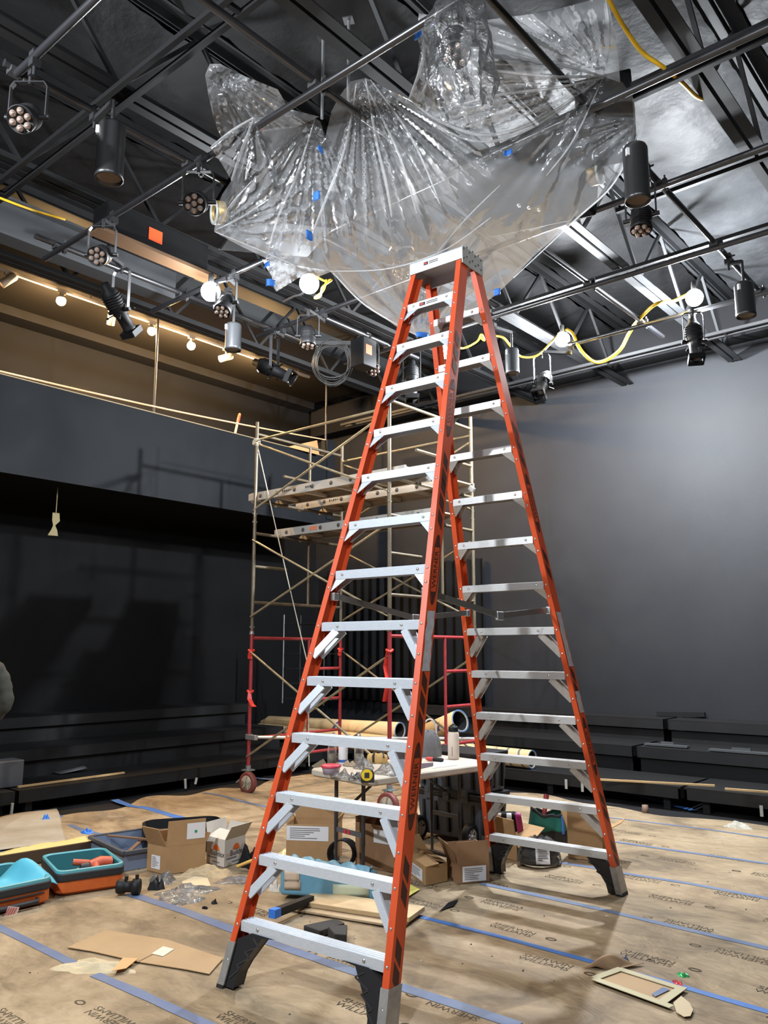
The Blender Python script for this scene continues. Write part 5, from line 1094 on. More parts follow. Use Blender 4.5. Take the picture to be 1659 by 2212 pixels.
mb.hexa([up_(a, .034), up_(b, .030), up_(b+n2, .032), up_(a+n2, .034), up_(a-n*.012, .215), up_(b-n*.01-d*.03, .165), up_(b+n2-d*.03, .165), up_(a+n2*.9+d*.02, .225)])
pk = mb.build('wrap', BLUEP, t, bevel=.02, seg=3)
mb = MB()
mb.grid(lambda u, v: a+d*(LN*(.06+.86*u))+n*(.01+.20*v)+V((0, 0, lerp(.222, .172, u)+.03*abs(math.sin(u*13+2*v))*math.sin(math.pi*v)+.012*math.sin(u*37+v*9))), 40, 10)
mb.build('torn_top', mat('blue_wrap_top', (.16, .36, .50), .5), pk, solid=.003)
def onface(u0, u1, z0, z1, nm, m):
    mb = MB(); P = lambda u, zz: V((a.x, a.y, 0))+d*(u*LN)-n*(.003+.012*zz/.2)+V((0, 0, zz)); mb.grid(lambda s, v: P(lerp(u0, u1, s), lerp(z0, z1, v)), 3, 3); mb.build(nm, m, pk, solid=.002)
onface(.05, .21, .12, .19, 'sticker', mat('beige_sticker', (.55, .43, .32), .7)); onface(.05, .22, .075, .135, 'sticker', mat('beige_sticker', (0, 0, 0)))
onface(.56, .93, .045, .12, 'sticker', mat('greenish_sticker', (.46, .50, .36), .6))
# ================================================================ orange soft case, left
OC = mat('orange_nylon', (.55, .115, .018), .6, col2=(.48, .09, .014), nscale=20); TEAL = mat('teal_lining', (.02, .13, .15), .65); CYAN = mat('cyan_lining', (.06, .38, .52), .6, col2=(.10, .45, .58), nscale=6)
def rrect(w, dpt, r, n=5):
    out = []
    for cx, cy, s in ((w-r, r, -90), (w-r, dpt-r, 0), (r, dpt-r, 90), (r, r, 180)):
        for k in range(n+1): a_ = R(s+90*k/n); out.append((cx+r*math.cos(a_), cy+r*math.sin(a_)))
    return out
def tray(o, ang, w, dpt, h, t):
    M = Matrix.Rotation(ang, 3, 'Z'); o = V(o)
    def ring(ins, z): 
        return [o+M @ V((x+ins, y+ins, z)) for x, y in rrect(w-2*ins, dpt-2*ins, .06)]
    def loft(rs, m, nm, cap0=False):
        mb = MB(); n = len(rs[0]); 
        for i in range(len(rs)-1): mb.add(rs[i]+rs[i+1], [(k, (k+1) % n, n+(k+1) % n, n+k) for k in range(n)], True)
        if cap0: mb.add(rs[0], [tuple(range(n-1, -1, -1))])
        return mb.build(nm, m, t)
    s = loft([ring(.02, .012), ring(.0, .03), ring(0, h*.62)], OC, 'shell', True)
    loft([ring(-.004, h*.60), ring(-.006, h*.66), ring(-.006, h*.86), ring(-.001, h*.9)], mat('zip_black', (.018, .018, .02), .6), 'zip_band')
    loft([ring(-.001, h*.89), ring(.0, h), ring(.012, h+.004), ring(.022, h*.96)], mat('teal_edge', (.09, .33, .38), .5), 'rim')
    l = loft([ring(.03, .03), ring(.022, h*.97)], TEAL, 'lining', True)
    return s, M, o
t = thing('tool_case', 'orange soft tool case lying open with blue lining, left edge of the floor', 'case', at(120, 1935))
c1 = at(118, 1940); ang1 = R(-90)+math.atan2(.94, .33)  # width runs along +y
H_ = .165
s1, M1, o1 = tray(at(268, 1920), math.atan2(.40, .12)+R(90), .56, .44, H_, t)
s2, M2, o2 = tray(at(112, 1953), R(90)+R(88), .58, .46, H_, t)
# soft divider billowing out of the left half
mb = MB(); w = lambda x, y, z: o2+M2 @ V((x, y, z))
mb.grid(lambda a_, b_: w(.03+.50*a_, -.05+.46*b_, H_*.55+.16*math.exp(-((a_-.45)/.30)**2-((b_-.22)/.26)**2)+.02*math.sin(a_*9+b_*5)+.012*math.sin(b_*17-a_*6)), 26, 22)
mb.build('divider_flap', CYAN, t, solid=.003)
mb = MB(); fr = lambda y, z, out=.01: o2+M2 @ V((-out, y, z))
mb.tube([fr(.10, .05, .0), fr(.11, .045, .03), fr(.34, .045, .03), fr(.35, .05, .0)], .014, 8); mb.bar(fr(.06, .085, .004), fr(.40, .085, .004), .02, .006, V((0, 0, 1))); mb.build('handle', mat('zip_black', (.018, .018, .02)), t)
mb = MB(); q0 = fr(.30, .06, .045); X = (fr(.2, .06)-fr(.3, .06)).normalized(); mb.quad(q0, q0+X*.07+V((0, 0, -.02)), q0+X*.055+V((0, 0, -.07)), q0-X*.02+V((0, 0, -.055))); mb.cur = 1
for k in range(4): mb.quad(*[q0+M2 @ V((-.002, 0, 0))+X*(.066*u-.02*v)+V((0, 0, -.018*u-.052*v)) for u, v in ((.1+.22*k, .1), (.2+.22*k, .1), (.12+.22*k, .9), (.02+.22*k, .9))])
mb.build('luggage_tag', [mat('tag_pink', (.62, .45, .42), .6), mat('tag_red', (.45, .06, .05), .6)], t)
# red power tool resting in the right half
REDT = mat('red_tool', (.50, .085, .04), .45); zf = .055
t = thing('power_drill', 'red power drill lying in the open orange case', 'drill', o1+M1 @ V((.2, .12, zf)))
w1 = lambda x, y, z: o1+M1 @ V((x, y, z))
mb = MB(); mb.tube([w1(.16, .20, .14), w1(.18, .12, .15), w1(.19, .05, .14)], [.035, .042, .04], 12); mb.tube([w1(.165, .16, .15), w1(.10, .17, .12), w1(.07, .18, .08)], [.03, .027, .03], 10); mb.build('motor_housing', REDT, t)
mb = MB(); mb.tube([w1(.16, .20, .14), w1(.155, .26, .145)], [.03, .018], 12); mb.build('chuck', STEEL, t)
mb = MB(); mb.box(w1(.07, .18, .07), (.09, .10, .05), .4); mb.build('battery', BLK, t, bevel=.006)
mb = MB(); mb.tube([w1(.17, .20, .16), w1(.20, .30, .17)], [.02, .022], 10); mb.build('side_handle', REDT, t)
for k, (p, q, m, lab) in enumerate([(w1(.10, .38, .06), w1(.16, .27, .13), WOODB, 'short wooden stick in the open orange case'), (w1(.08, .33, .06), w1(.12, .22, .12), ZINC, 'steel spanner in the open orange case')]):
    mb = MB(); mb.tube([p, q], .012, 8); tag(mb.build('hand_tool', m), lab, 'tool')
# dark strip and yellow cloth behind the case
a, b = at(-30, 1868, .06), at(198, 1830, .06); mb = MB(); mb.bar(a, b, .03, .09); tag(mb.build('dark_rail', mat('dark_brown_rail', (.045, .028, .016), .5)), 'long dark brown rail lying behind the orange case', 'rail')
mb = MB(); mb.grid(lambda u, v: lerp(at(-30, 1890), at(200, 1842), u)+(V((-.25, .03, 0))*v)+V((0, 0, .03+.07*math.sin(v*2.6)+.007*math.sin(u*9+v*5)+.004*math.sin(u*31+v*13))), 50, 10); tag(mb.build('yellow_cloth', mat('pale_yellow_cloth', (.55, .43, .16), .75), solid=.003), 'pale yellow paper drape behind the orange case', 'paper')
# ================================================================ grey bin with frames, black tray behind the tall box
BIN = mat('slate_plastic', (.15, .19, .27), .45)
t, P0, bx, by, lx, ly, h = openbox('storage_bin', 'slate grey storage bin full of metal strips, behind the orange case', (268, 1885), (322, 1880), (196, 1848), 1846, [], [('label', 'f', .45, .60, .25, .65, 2)], m=BIN, th=.010, cat='bin', group=None, lx_=.46)
Z = V((0, 0, 1)); mb = MB(); q = [P0-bx*.012-by*.012, P0+bx*(lx+.012)-by*.012, P0+bx*(lx+.012)+by*(ly+.012), P0-bx*.012+by*(ly+.012)]
for a, b in zip(q, q[1:]+q[:1]): mb.bar(a+Z*h, b+Z*h, .03, .022)
mb.build('rim', mat('bin_rim', (.06, .07, .09), .45), t)
for k, (p0, p1, lab) in enumerate([((.02, .02), (.98, .9), 'long brown metal strip lying diagonally across the grey bin'), ((.95, .1), (.25, .95), 'shorter brown metal strip crossing the grey bin')]):
    mb = MB(); mb.bar(P0+bx*(p0[0]*lx)+by*(p0[1]*ly)+Z*(h-.02+.022*k), P0+bx*(p1[0]*lx)+by*(p1[1]*ly)+Z*(h-.02+.022*k), .03, .012); tag(mb.build('metal_strip', mat('brown_strip', (.16, .09, .06), .5)), lab, 'strip')
c = at(395, 1868, 0)+V((-.42, .30, 0)); mb = MB(); M3 = Matrix.Rotation(R(60), 3, 'Z')
rr = lambda ins, z: [c+M3 @ V((x-.32+ins, y-.22+ins, z)) for x, y in rrect(.64-2*ins, .44-2*ins, .1)]
rs = [rr(.03, .012), rr(0, .04), rr(0, .20), rr(.02, .21), rr(.03, .05)]; n = len(rs[0])
for i in range(4): mb.add(rs[i]+rs[i+1], [(k, (k+1) % n, n+(k+1) % n, n+k) for k in range(n)], True)
mb.add(rs[0], [tuple(range(n-1, -1, -1))]); mb.add(rs[4], [tuple(range(n))]); tag(mb.build('black_tub', BLK), 'open black tub behind the tall cardboard box', 'tub')
mb = MB(); c = at(278, 1936)+Z*.01; d = (RIGHTV if 'RIGHTV' in globals() else V((RX, RY, 0))); mb.lathe([(.04, 0), (.045, .01), (.045, .05), (.035, .06), (.035, .10), (.05, .105), (.05, .15), (.03, .155), (0, .155)], c+Z*.05-d*.08, d, 18); mb.tube([c+Z*.09+d*.05, c+Z*.125+d*.05], .012, 8); mb.tube([c+Z*.09-d*.02, c+Z*.115-d*.02], .012, 8)
tag(mb.build('black_fitting', BLK), 'black cylindrical fitting beside the corner of the orange case', 'fitting')
crumple('black_clamp', at(336, 1922), .06, .05, .10, BLK, 'dark angular clamp on the floor before the tall box', 'clamp', 14, 0, 6)
crumple('knob', at(463, 1954), .025, .02, .03, BLK, 'small black knob on the paper, farther one', 'knob', 15, 0, 6)
crumple('knob', at(443, 1965), .022, .018, .02, BLKM, 'small dark knob on the paper, nearer one', 'knob', 16, 0, 6)
crumple('black_pouch', at(545, 1872), .13, .10, .16, BLKM, 'black pouch between the printed box and the left ladder rail', 'pouch', 17, 0, 9)
a, b = at(512, 1872, .05), at(552, 1856, .10); mb = MB(); mb.tube([a, b], .012, 8); tag(mb.build('wooden_stick', mat('yellow_wood', (.62, .38, .08), .5)), 'yellow wooden stick leaning on the black pouch', 'stick')
crumple('foil_wrap', at(610, 1855), .16, .05, .06, mat('gold_lit_wrap', (.62, .48, .22), .35, metal=.3), 'shiny bubble wrap strip before the labelled box', 'wrap', 18, R(40), 12)
crumple('black_scrap', at(640, 1853), .07, .05, .07, BLKM, 'black pointed scrap beside the shiny bubble wrap', 'scrap', 19, 0, 7)
crumple('grey_hat', at(700, 1858), .11, .09, .12, mat('dark_grey_felt', (.05, .05, .055), .85), 'dark grey cloth cap at the foot of the table leg', 'cap', 20, 0, 10)
mb = MB(); c = at(735, 1872)+V((0, 0, .10))
for k in range(7): mb.tube([c+RIGHTV*(.095*math.cos(a_)+.006*k)+V((0, 0, .095*math.sin(a_)))+FWDV*(.01*k-.03) for a_ in [2*math.pi*i/20 for i in range(20)]], .006, 6, closed=True)
tag(mb.build('cable_coil', BLK), 'black cable coil standing beside the table leg', 'cable coil')
# ================================================================ folding table
TT = mat('table_top', (.50, .455, .385), .5); TL = mat('table_leg', (.05, .05, .055), .35, metal=.4)
ta, tb, tcn = at(667, 1660, .74), at(800, 1684, .74), at(1010, 1638, .74)
tx = V((tb.x-ta.x, tb.y-ta.y, 0)); tw = tx.length; tx.normalize(); ty = V((-tx.y, tx.x, 0)); tl = (tcn-tb).dot(ty)
t = thing('folding_table', 'cream folding table with dark legs, cluttered with tools, behind the ladder', 'table', V((ta.x, ta.y, 0))+tx*tw/2+ty*tl/2)
T0 = V((ta.x, ta.y, 0))
rs = []
for z, ins in ((.69, .012), (.70, .0), (.732, .0), (.74, .006)): rs.append([T0+tx*(x+ins)+ty*(y+ins)+Z*z for x, y in rrect(tw-2*ins, tl-2*ins, .055)])
mb = MB(); n = len(rs[0])
for i in range(3): mb.add(rs[i]+rs[i+1], [(k, (k+1) % n, n+(k+1) % n, n+k) for k in range(n)], True)
mb.add(rs[0], [tuple(range(n-1, -1, -1))]); mb.add(rs[3], [tuple(range(n))]); top = mb.build('table_top', TT, t)
mb = MB(); mb.box(T0+tx*(tw+.0006)+ty*.33+Z*.715, (.002, .07, .016), math.atan2(tx.y, tx.x)); mb.build('nameplate', INK, top)
for j, yy in enumerate((.14, tl-.20)):
    for i, xx in enumerate((tw*.22, tw*.66)):
        mb = MB(); p = T0+tx*xx+ty*yy; mb.tube([p+Z*.69, p+Z*.25], .0145, 10); mb.tube([p+Z*.25, p+Z*.02], .012, 10); mb.build('leg', TL, t)
    mb = MB(); p, q = T0+tx*(tw*.12)+ty*yy+Z*.02, T0+tx*(tw*.76)+ty*yy+Z*.02; mb.tube([p, q], .014, 8); mb.build('foot_bar', TL, t)
    mb = MB(); p, q = T0+tx*(tw*.22)+ty*yy+Z*.32, T0+tx*(tw*.66)+ty*yy+Z*.32; mb.bar(p, q, .012, .032); cb = mb.build('cross_bar', mat('table_crossbar', (.16, .17, .19), .4, metal=.5), t)
    if j == 0:
        mb = MB(); m_ = lerp(p, q, .45)
        for s in (-.025, .02): mb.box(m_+tx*s-ty*.009, (.028, .008, .024), math.atan2(tx.y, tx.x))
        mb.build('red_button', mat('button_red', (.5, .04, .05), .4), cb)
    mb = MB(); p = T0+tx*(tw*.44)+ty*yy+Z*.5; q = T0+tx*(tw*.44)+ty*(yy+(.32 if j == 0 else -.32))+Z*.69; mb.bar(p, q, .02, .012); mb.bar(T0+tx*(tw*.22)+ty*yy+Z*.5, T0+tx*(tw*.66)+ty*yy+Z*.5, .012, .02); mb.build('strut', TL, t)
ZT_ = .7402
def ont(px, py): return at(px, py, ZT_)
GLASS = film('clear_glass', clear=.7, haze=.04, bump=.05, rough=.04)
def bottle(px, py, lab, s=1.0):
    c = ont(px, py); t = thing('glass_bottle', lab, 'bottle', c); mb = MB(); mb.lathe([(.0, .002), (.034, 0), (.036, .01), (.036, .11), (.026, .15), (.014, .18), (.014, .215)], c, n=20); mb.build('glass', GLASS, t)
    mb = MB(); mb.lathe([(0, .004), (.033, .004), (.033, .075), (0, .075)], c, n=18); mb.build('contents', mat('clear_liquid', (.20, .17, .13), .1), t)
    mb = MB(); mb.lathe([(.015, .205), (.016, .225), (0, .226)], c, n=14); mb.build('cap', ALUW, t); return t
bottle(717, 1650, 'clear glass bottle on the table, left one'); bottle(775, 1650, 'clear glass bottle on the table behind the plastic bags')
c = ont(741, 1650); t = thing('spray_can', 'white can with a blue band on the table', 'can', c); mb = MB(); mb.lathe([(.034, 0), (.036, .004), (.036, .18), (.028, .195), (0, .2)], c, n=22); mb.build('can', WHITEP, t); mb = MB(); mb.lathe([(.0365, .014), (.0365, .034)], c, n=22); mb.build('blue_band', mat('band_blue', (.03, .10, .35), .5), t)
c = ont(715, 1672); t = thing('food_container', 'small clear container with a red lid on the table', 'container', c); mb = MB(); mb.lathe([(.0, .0), (.055, 0), (.066, .05)], c, n=24); mb.build('tub', mat('tub_violet', (.38, .32, .42), .3), t); mb = MB(); mb.lathe([(.069, .046), (.072, .05), (.072, .06), (.06, .066), (0, .066)], c, n=24); mb.build('lid', mat('lid_red', (.55, .05, .09), .4), t)
crumple('wire_bits', ont(757, 1655), .06, .04, .04, mat('wire_brown', (.30, .22, .14), .6), 'heap of small wire bits beside the white can', 'wire', 41, 0, 8)
for k, (px, py, a_, hh, lab) in enumerate([(740, 1680, .07, .08, 'clear plastic bag on the table by the red-lidded container'), (772, 1686, .07, .09, 'clear plastic bag with dark parts on the table, left of the tape measure'), (783, 1660, .08, .13, 'clear plastic bag with a white label on the table'), (838, 1672, .11, .10, 'large crumpled clear bag on the table, right of the tape measure')]):
    crumple('plastic_bag', ont(px, py), a_, a_*.75, hh*.62, BAG2, lab, 'plastic bag', 50+k, 0, 11)
crumple('dark_part', ont(771, 1684), .035, .03, .045, BLK, 'dark metal part inside the clear bag on the table', 'part', 60, 0, 7)
c = ont(794, 1690); X = RIGHTV; N_ = -FWDV; t = thing('tape_measure', 'yellow and black tape measure on the table', 'tape measure', c)
pr = [(-.045, 0), (.045, 0), (.045, .05), (.032, .082), (.005, .092), (-.025, .088), (-.042, .065)]; mb = MB(); mb.prism([(a_, b_) for a_, b_ in pr], N_*-.05, c-N_*.025+N_*.05, X, Z); mb.build('case', mat('tape_black', (.02, .02, .02), .5), t, bevel=.005)
mb = MB(); n = 22; o = c+N_*.0262+Z*.05-X*.004; mb.prism([(.038*math.cos(2*math.pi*k/n), .037*math.sin(2*math.pi*k/n)) for k in range(n)], N_*.004, o, X, Z); y_ = mb.build('yellow_face', mat('tape_yellow', (.75, .52, .02), .45), t)
mb = MB(); mb.prism([(-.016, -.018), (.016, -.018), (.016, .016), (-.016, .016)], N_*.002, o+N_*.0042, X, Z); mb.build('badge', INK, y_)
c = ont(815, 1648); mb = MB(); mb.grid(lambda u, v: c+RIGHTV*(.16*(u-.5))+FWDV*(.05*math.cos(v*math.pi))+Z*(.075*math.sin(v*math.pi)*(1-.3*(2*u-1)**4)+.004*math.sin(u*20)), 16, 12); t = thing('tool_pouch', 'tan tool pouch with a black strap on the table', 'pouch', c); mb.build('pouch', mat('tan_pouch', (.42, .26, .08), .65), t, solid=.004)
mb = MB(); mb.tube([c-RIGHTV*.03-FWDV*.052+Z*.01, c-RIGHTV*.032-FWDV*.045+Z*.055, c-RIGHTV*.02+Z*.08, c+RIGHTV*.04+Z*.082, c+RIGHTV*.05-FWDV*.04+Z*.04], .009, 8); mb.build('strap', BLK, t)
c = ont(925, 1634); crg = mat('grey_cloth', (.15, .15, .16), .85, bump=.3, bscale=25)
t = thing('cloth_bag', 'grey cloth bag with a pale loop handle on the table', 'bag', c); mb = MB(); rn = [1.1, 2.3, 4.0]
def cb_(a, b):
    th = a*2*math.pi; ph = b*math.pi*.5; r = .105*(math.cos(ph)**.5)*(1+.10*math.sin(3*th+1)+.06*math.sin(7*th+4*b)); return c+RIGHTV*(r*math.cos(th)*.95)+FWDV*(r*math.sin(th)*.8)+Z*(.205*math.sin(ph)*(1+.05*math.sin(5*th)))
mb.grid(cb_, 32, 14); mb.build('bag', crg, t)
mb = MB(); mb.tube([c+RIGHTV*(.055*math.cos(a_)+.015)+Z*(.20+.10*math.sin(a_)) for a_ in [math.pi*(-.25+1.5*i/16) for i in range(17)]], .007, 8); mb.build('loop_handle', mat('pale_handle', (.55, .53, .52), .5), t)
c = ont(980, 1640); t = thing('water_bottle', 'cream water bottle with a black lid on the table corner', 'bottle', c); mb = MB(); mb.lathe([(.0, 0), (.042, 0), (.046, .006), (.046, .195), (.040, .212), (.033, .218), (0, .218)], c, n=28); mb.build('flask', mat('cream_powder_coat', (.66, .58, .49), .45), t)
mb = MB(); mb.lathe([(.037, .215), (.039, .22), (.039, .25), (.034, .256), (.014, .258), (.014, .268), (0, .268)], c, n=24); mb.tube([c+RIGHTV*.03+Z*.252, c+Z*.275, c-RIGHTV*.03+Z*.252], .006, 8); mb.build('lid', BLK, t)
mb = MB(); q = c-FWDV*.0468-RIGHTV*.018; mb.quad(q+Z*.03, q+RIGHTV*.004+Z*.03, q+RIGHTV*.004+Z*.10, q+Z*.10); mb.build('small_print', mat('grey_print', (.16, .16, .18)), t)
P_ = [ont(945, 1640), ont(968, 1642), ont(990, 1652), ont(940, 1655)]
def sheet_t(px, lab, m, z): 
    P = [at(*p, ZT_)+Z*z for p in px]; mb = MB(); mb.add(P, [tuple(range(len(P)))]); return tag(mb.build('paper_sheet', m, solid=.0015), lab, 'paper')
sheet_t([(938, 1640), (978, 1643), (990, 1653), (935, 1660)], 'white paper sheet under the cream bottle on the table', WHITEP, .002)
sheet_t([(905, 1650), (935, 1648), (940, 1654), (905, 1662)], 'dark booklet on the table beside the ladder rail', mat('dark_booklet', (.05, .04, .06), .5), .002)
a, b = ont(912, 1643)+Z*.018, ont(957, 1647)+Z*.018; t = thing('screwdriver', 'red and black screwdriver on the table', 'screwdriver', (a+b)/2); mb = MB(); mb.tube([a, lerp(a, b, .22)], .005, 8); mb.build('shaft', ZINC, t); mb = MB(); mb.tube([lerp(a, b, .2), lerp(a, b, .3), lerp(a, b, .55)], [.010, .016, .015], 10); mb.build('red_grip', mat('grip_red', (.5, .05, .05), .4), t); mb = MB(); mb.tube([lerp(a, b, .55), lerp(a, b, .9), b], [.016, .017, .012], 10); mb.build('black_grip', BLK, t)
# dustpan-like tag hanging off the rope
c = atd(692, 1650, 8.6); mb = MB(); mb.quad(c-RIGHTV*.09-Z*.02, c-Z*.10+RIGHTV*.0, c+RIGHTV*.09-Z*.04, c+RIGHTV*.03+Z*.05); tag(mb.build('paper_tag', mat('dirty_tag', (.22, .19, .13), .8), solid=.004), 'dirty cardboard tag hanging behind the table', 'tag')
# ================================================================ stacked tool boxes on wheels
TB = mat('charcoal_plastic', (.075, .085, .105), .42); TBD = mat('toolbox_black', (.012, .012, .013), .4)
t = thing('rolling_toolbox', 'two stacked charcoal tool boxes on wheels behind the table', 'tool box', (-4.28, 6.05, 0)); X0, X1, Y0, Y1 = -4.63, -3.96, 5.86, 6.28
def tbx(z0, z1, nm, ins):
    mb = MB(); mb.hexa([V((x, y, z)) for z, i in ((z0, ins), (z1, 0)) for x, y in ((X0+i, Y0+i), (X1-i, Y0+i), (X1-i, Y1-i), (X0+i, Y1-i))]); o = mb.build(nm, TB, t, bevel=.015)
    mb = MB()
    for k in range(5): x = lerp(X0+.08, X1-.08, k/4); mb.box((x, Y0-.004+ins*.4, (z0+z1)/2), (.022, .03, (z1-z0)*.72))
    for k in range(3): y = lerp(Y0+.08, Y1-.08, k/2); mb.box((X1+.004-ins*.4, y, (z0+z1)/2), (.03, .022, (z1-z0)*.72))
    mb.build('groove_rib', TBD, o); return o
tbx(.05, .38, 'lower_box', .03)
mb = MB(); mb.box(((X0+X1)/2, (Y0+Y1)/2, .40), (X1-X0+.03, Y1-Y0+.03, .04)); lid = mb.build('lid', TBD, t, bevel=.01)
tbx(.42, .72, 'upper_box', .02)
mb = MB(); mb.box(((X0+X1)/2, (Y0+Y1)/2, .735), (X1-X0+.02, Y1-Y0+.02, .035)); mb.build('upper_lid', TBD, t, bevel=.01)
for x in (X0+.14, (X0+X1)/2, X1-.14):
    mb = MB(); mb.box((x, Y0-.02, .40), (.06, .022, .09)); mb.box((x, Y0-.03, .43), (.04, .012, .05)); mb.build('latch', mat('latch_grey', (.07, .075, .085), .35), lid, bevel=.004)
mb = MB(); mb.tube([V((X1+.02, Y0+.1, .66)), V((X1+.05, Y0+.1, .60)), V((X1+.05, Y0+.1, .50)), V((X1+.02, Y0+.1, .46))], .014, 8); mb.build('side_handle', mat('latch_grey', (0, 0, 0)), t)
for x in (X0+.07, X1-.07):
    w = V((x, Y0-.06, .105)); mb = MB(); mb.lathe([(.062, -.03), (.088, -.03), (.102, -.02), (.105, 0), (.102, .02), (.088, .03), (.062, .03), (.062, -.03)], w, (1, 0, 0), 28, caps=False); wh = mb.build('wheel', RUBBER, t)
    mb = MB(); mb.lathe([(.066, .0), (.066, .022), (.058, .022), (.056, .004), (0, .004)], w, (1, 0, 0), 26, caps=False)
    for k in range(7):
        for s in (-.09, .09):
            a_ = 2*math.pi*k/7+s; mb.bar(w+V((.018, .012*math.cos(a_), .012*math.sin(a_))), w+V((.018, .06*math.cos(a_), .06*math.sin(a_))), .008, .008, V((1, 0, 0)))
    mb.lathe([(.014, .01), (.014, .026), (0, .028)], w, (1, 0, 0), 12); mb.build('spoked_rim', mat('rim_silver', (.62, .62, .64), .35), wh)
    mb = MB(); mb.box(w+V((0, .05, .02)), (.03, .08, .03)); mb.build('axle_mount', TBD, wh)
# ================================================================ bags behind the ladder's rear section
c = at(1090, 1838); t = thing('gift_bag', 'small black bag with white and pink hanging tags, by the rear ladder rail', 'bag', c); mb = MB(); mb.hexa([c+RIGHTV*x+FWDV*y+Z*z for z, k in ((.01, 1), (.30, .8)) for x, y in ((-.14*k, -.07*k), (.14*k, -.07*k), (.14*k, .07*k), (-.14*k, .07*k))]); mb.build('bag', BLKM, t, bevel=.02)
for k, (x, w, hh, m, nm) in enumerate([(-.06, .06, .16, mat('tag_manila', (.50, .38, .30), .7), 'paper_tag'), (.03, .04, .24, WHITEP, 'paper_tag'), (.10, .05, .22, mat('magenta_ribbon', (.42, .04, .20), .4), 'ribbon')]):
    q = c+RIGHTV*(x-w/2)-FWDV*.085+Z*.31; mb = MB(); mb.grid(lambda u, v: q+RIGHTV*(w*u+.03*v*(k-1))-Z*(hh*v)-FWDV*(.01*math.sin(v*4)), 3, 6); mb.build(nm, m, t, solid=.003)
c = at(1188, 1822); t = thing('tool_bag', 'green and black open tool bag behind the rear ladder steps', 'bag', c)
def tbg(a, b):
    th = a*2*math.pi; r = 1-.25*b; k = 1/((abs(math.cos(th))**4+abs(math.sin(th))**4)**.25); return c+RIGHTV*(.19*r*k*math.cos(th))+FWDV*(.13*r*k*math.sin(th))+Z*(.012+.26*b+.03*b*math.cos(2*th)+.01*math.sin(7*th))
mb = MB(); mb.grid(lambda a, b: tbg(a, b*.55), 36, 8); mb.build('base', mat('bag_black', (.014, .014, .015), .7), t)
mb = MB(); mb.grid(lambda a, b: tbg(a, .45+b*.5), 36, 8); mb.build('green_panel', mat('green_canvas', (.01, .16, .12), .7, col2=(.008, .11, .08), nscale=9), t, solid=.006)
mb = MB(); mb.grid(lambda a, b: tbg(a, .92+b*.1), 36, 3); mb.build('rim', mat('bag_black', (0, 0, 0)), t, solid=.012)
mb = MB(); mb.tube([c-RIGHTV*.06-FWDV*.06+Z*.2, c-RIGHTV*.02-FWDV*.02+Z*.40], [.018, .024], 10); tag(mb.build('pry_bar_handle', mat('dull_red_grip', (.30, .04, .045), .5)), 'dull red tool handle sticking out of the green bag', 'tool')
mb = MB(); mb.tube([c+RIGHTV*.09-FWDV*.125+Z*.10, c+RIGHTV*.09-FWDV*.115+Z*.24], .012, 8); tag(mb.build('blue_marker', mat('marker_blue', (.05, .14, .40), .4)), 'blue marker clipped to the front of the green bag', 'marker')
c = at(1166, 1868); t = thing('bagged_cable', 'black coiled cable in a clear bag with a white label, under the rear bottom step', 'cable coil', c); mb = MB()
for k in range(7): mb.tube([c+RIGHTV*((.135-.012*(k % 3))*math.cos(a_))+FWDV*((.11-.01*(k % 3))*math.sin(a_))+Z*(.03+.020*k) for a_ in [2*math.pi*i/24 for i in range(24)]], .017, 7, closed=True)
mb.build('cable', BLK, t)
mb = MB(); mb.grid(lambda a, b: c+RIGHTV*(.165*math.cos(2*math.pi*a)*math.cos(b*1.5)**.4*(1+.05*math.sin(9*a*6.28)))+FWDV*(.14*math.sin(2*math.pi*a)*math.cos(b*1.5)**.4)+Z*(.012+.19*b+.008*math.sin(a*44)), 40, 10, False); mb.build('bag_film', BAG2, t)
q = c-FWDV*.155-RIGHTV*.055+Z*.04; mb = MB(); mb.quad(q, q+RIGHTV*.105, q+RIGHTV*.105+Z*.15+FWDV*.02, q+Z*.15+FWDV*.02); mb.cur = 1; bars(mb, q-FWDV*.002+RIGHTV*.012+Z*.02, RIGHTV, Z, .08, .11, 7, 5); mb.build('label', [WHITEP, mat('grey_print', (.16, .16, .18))], t)
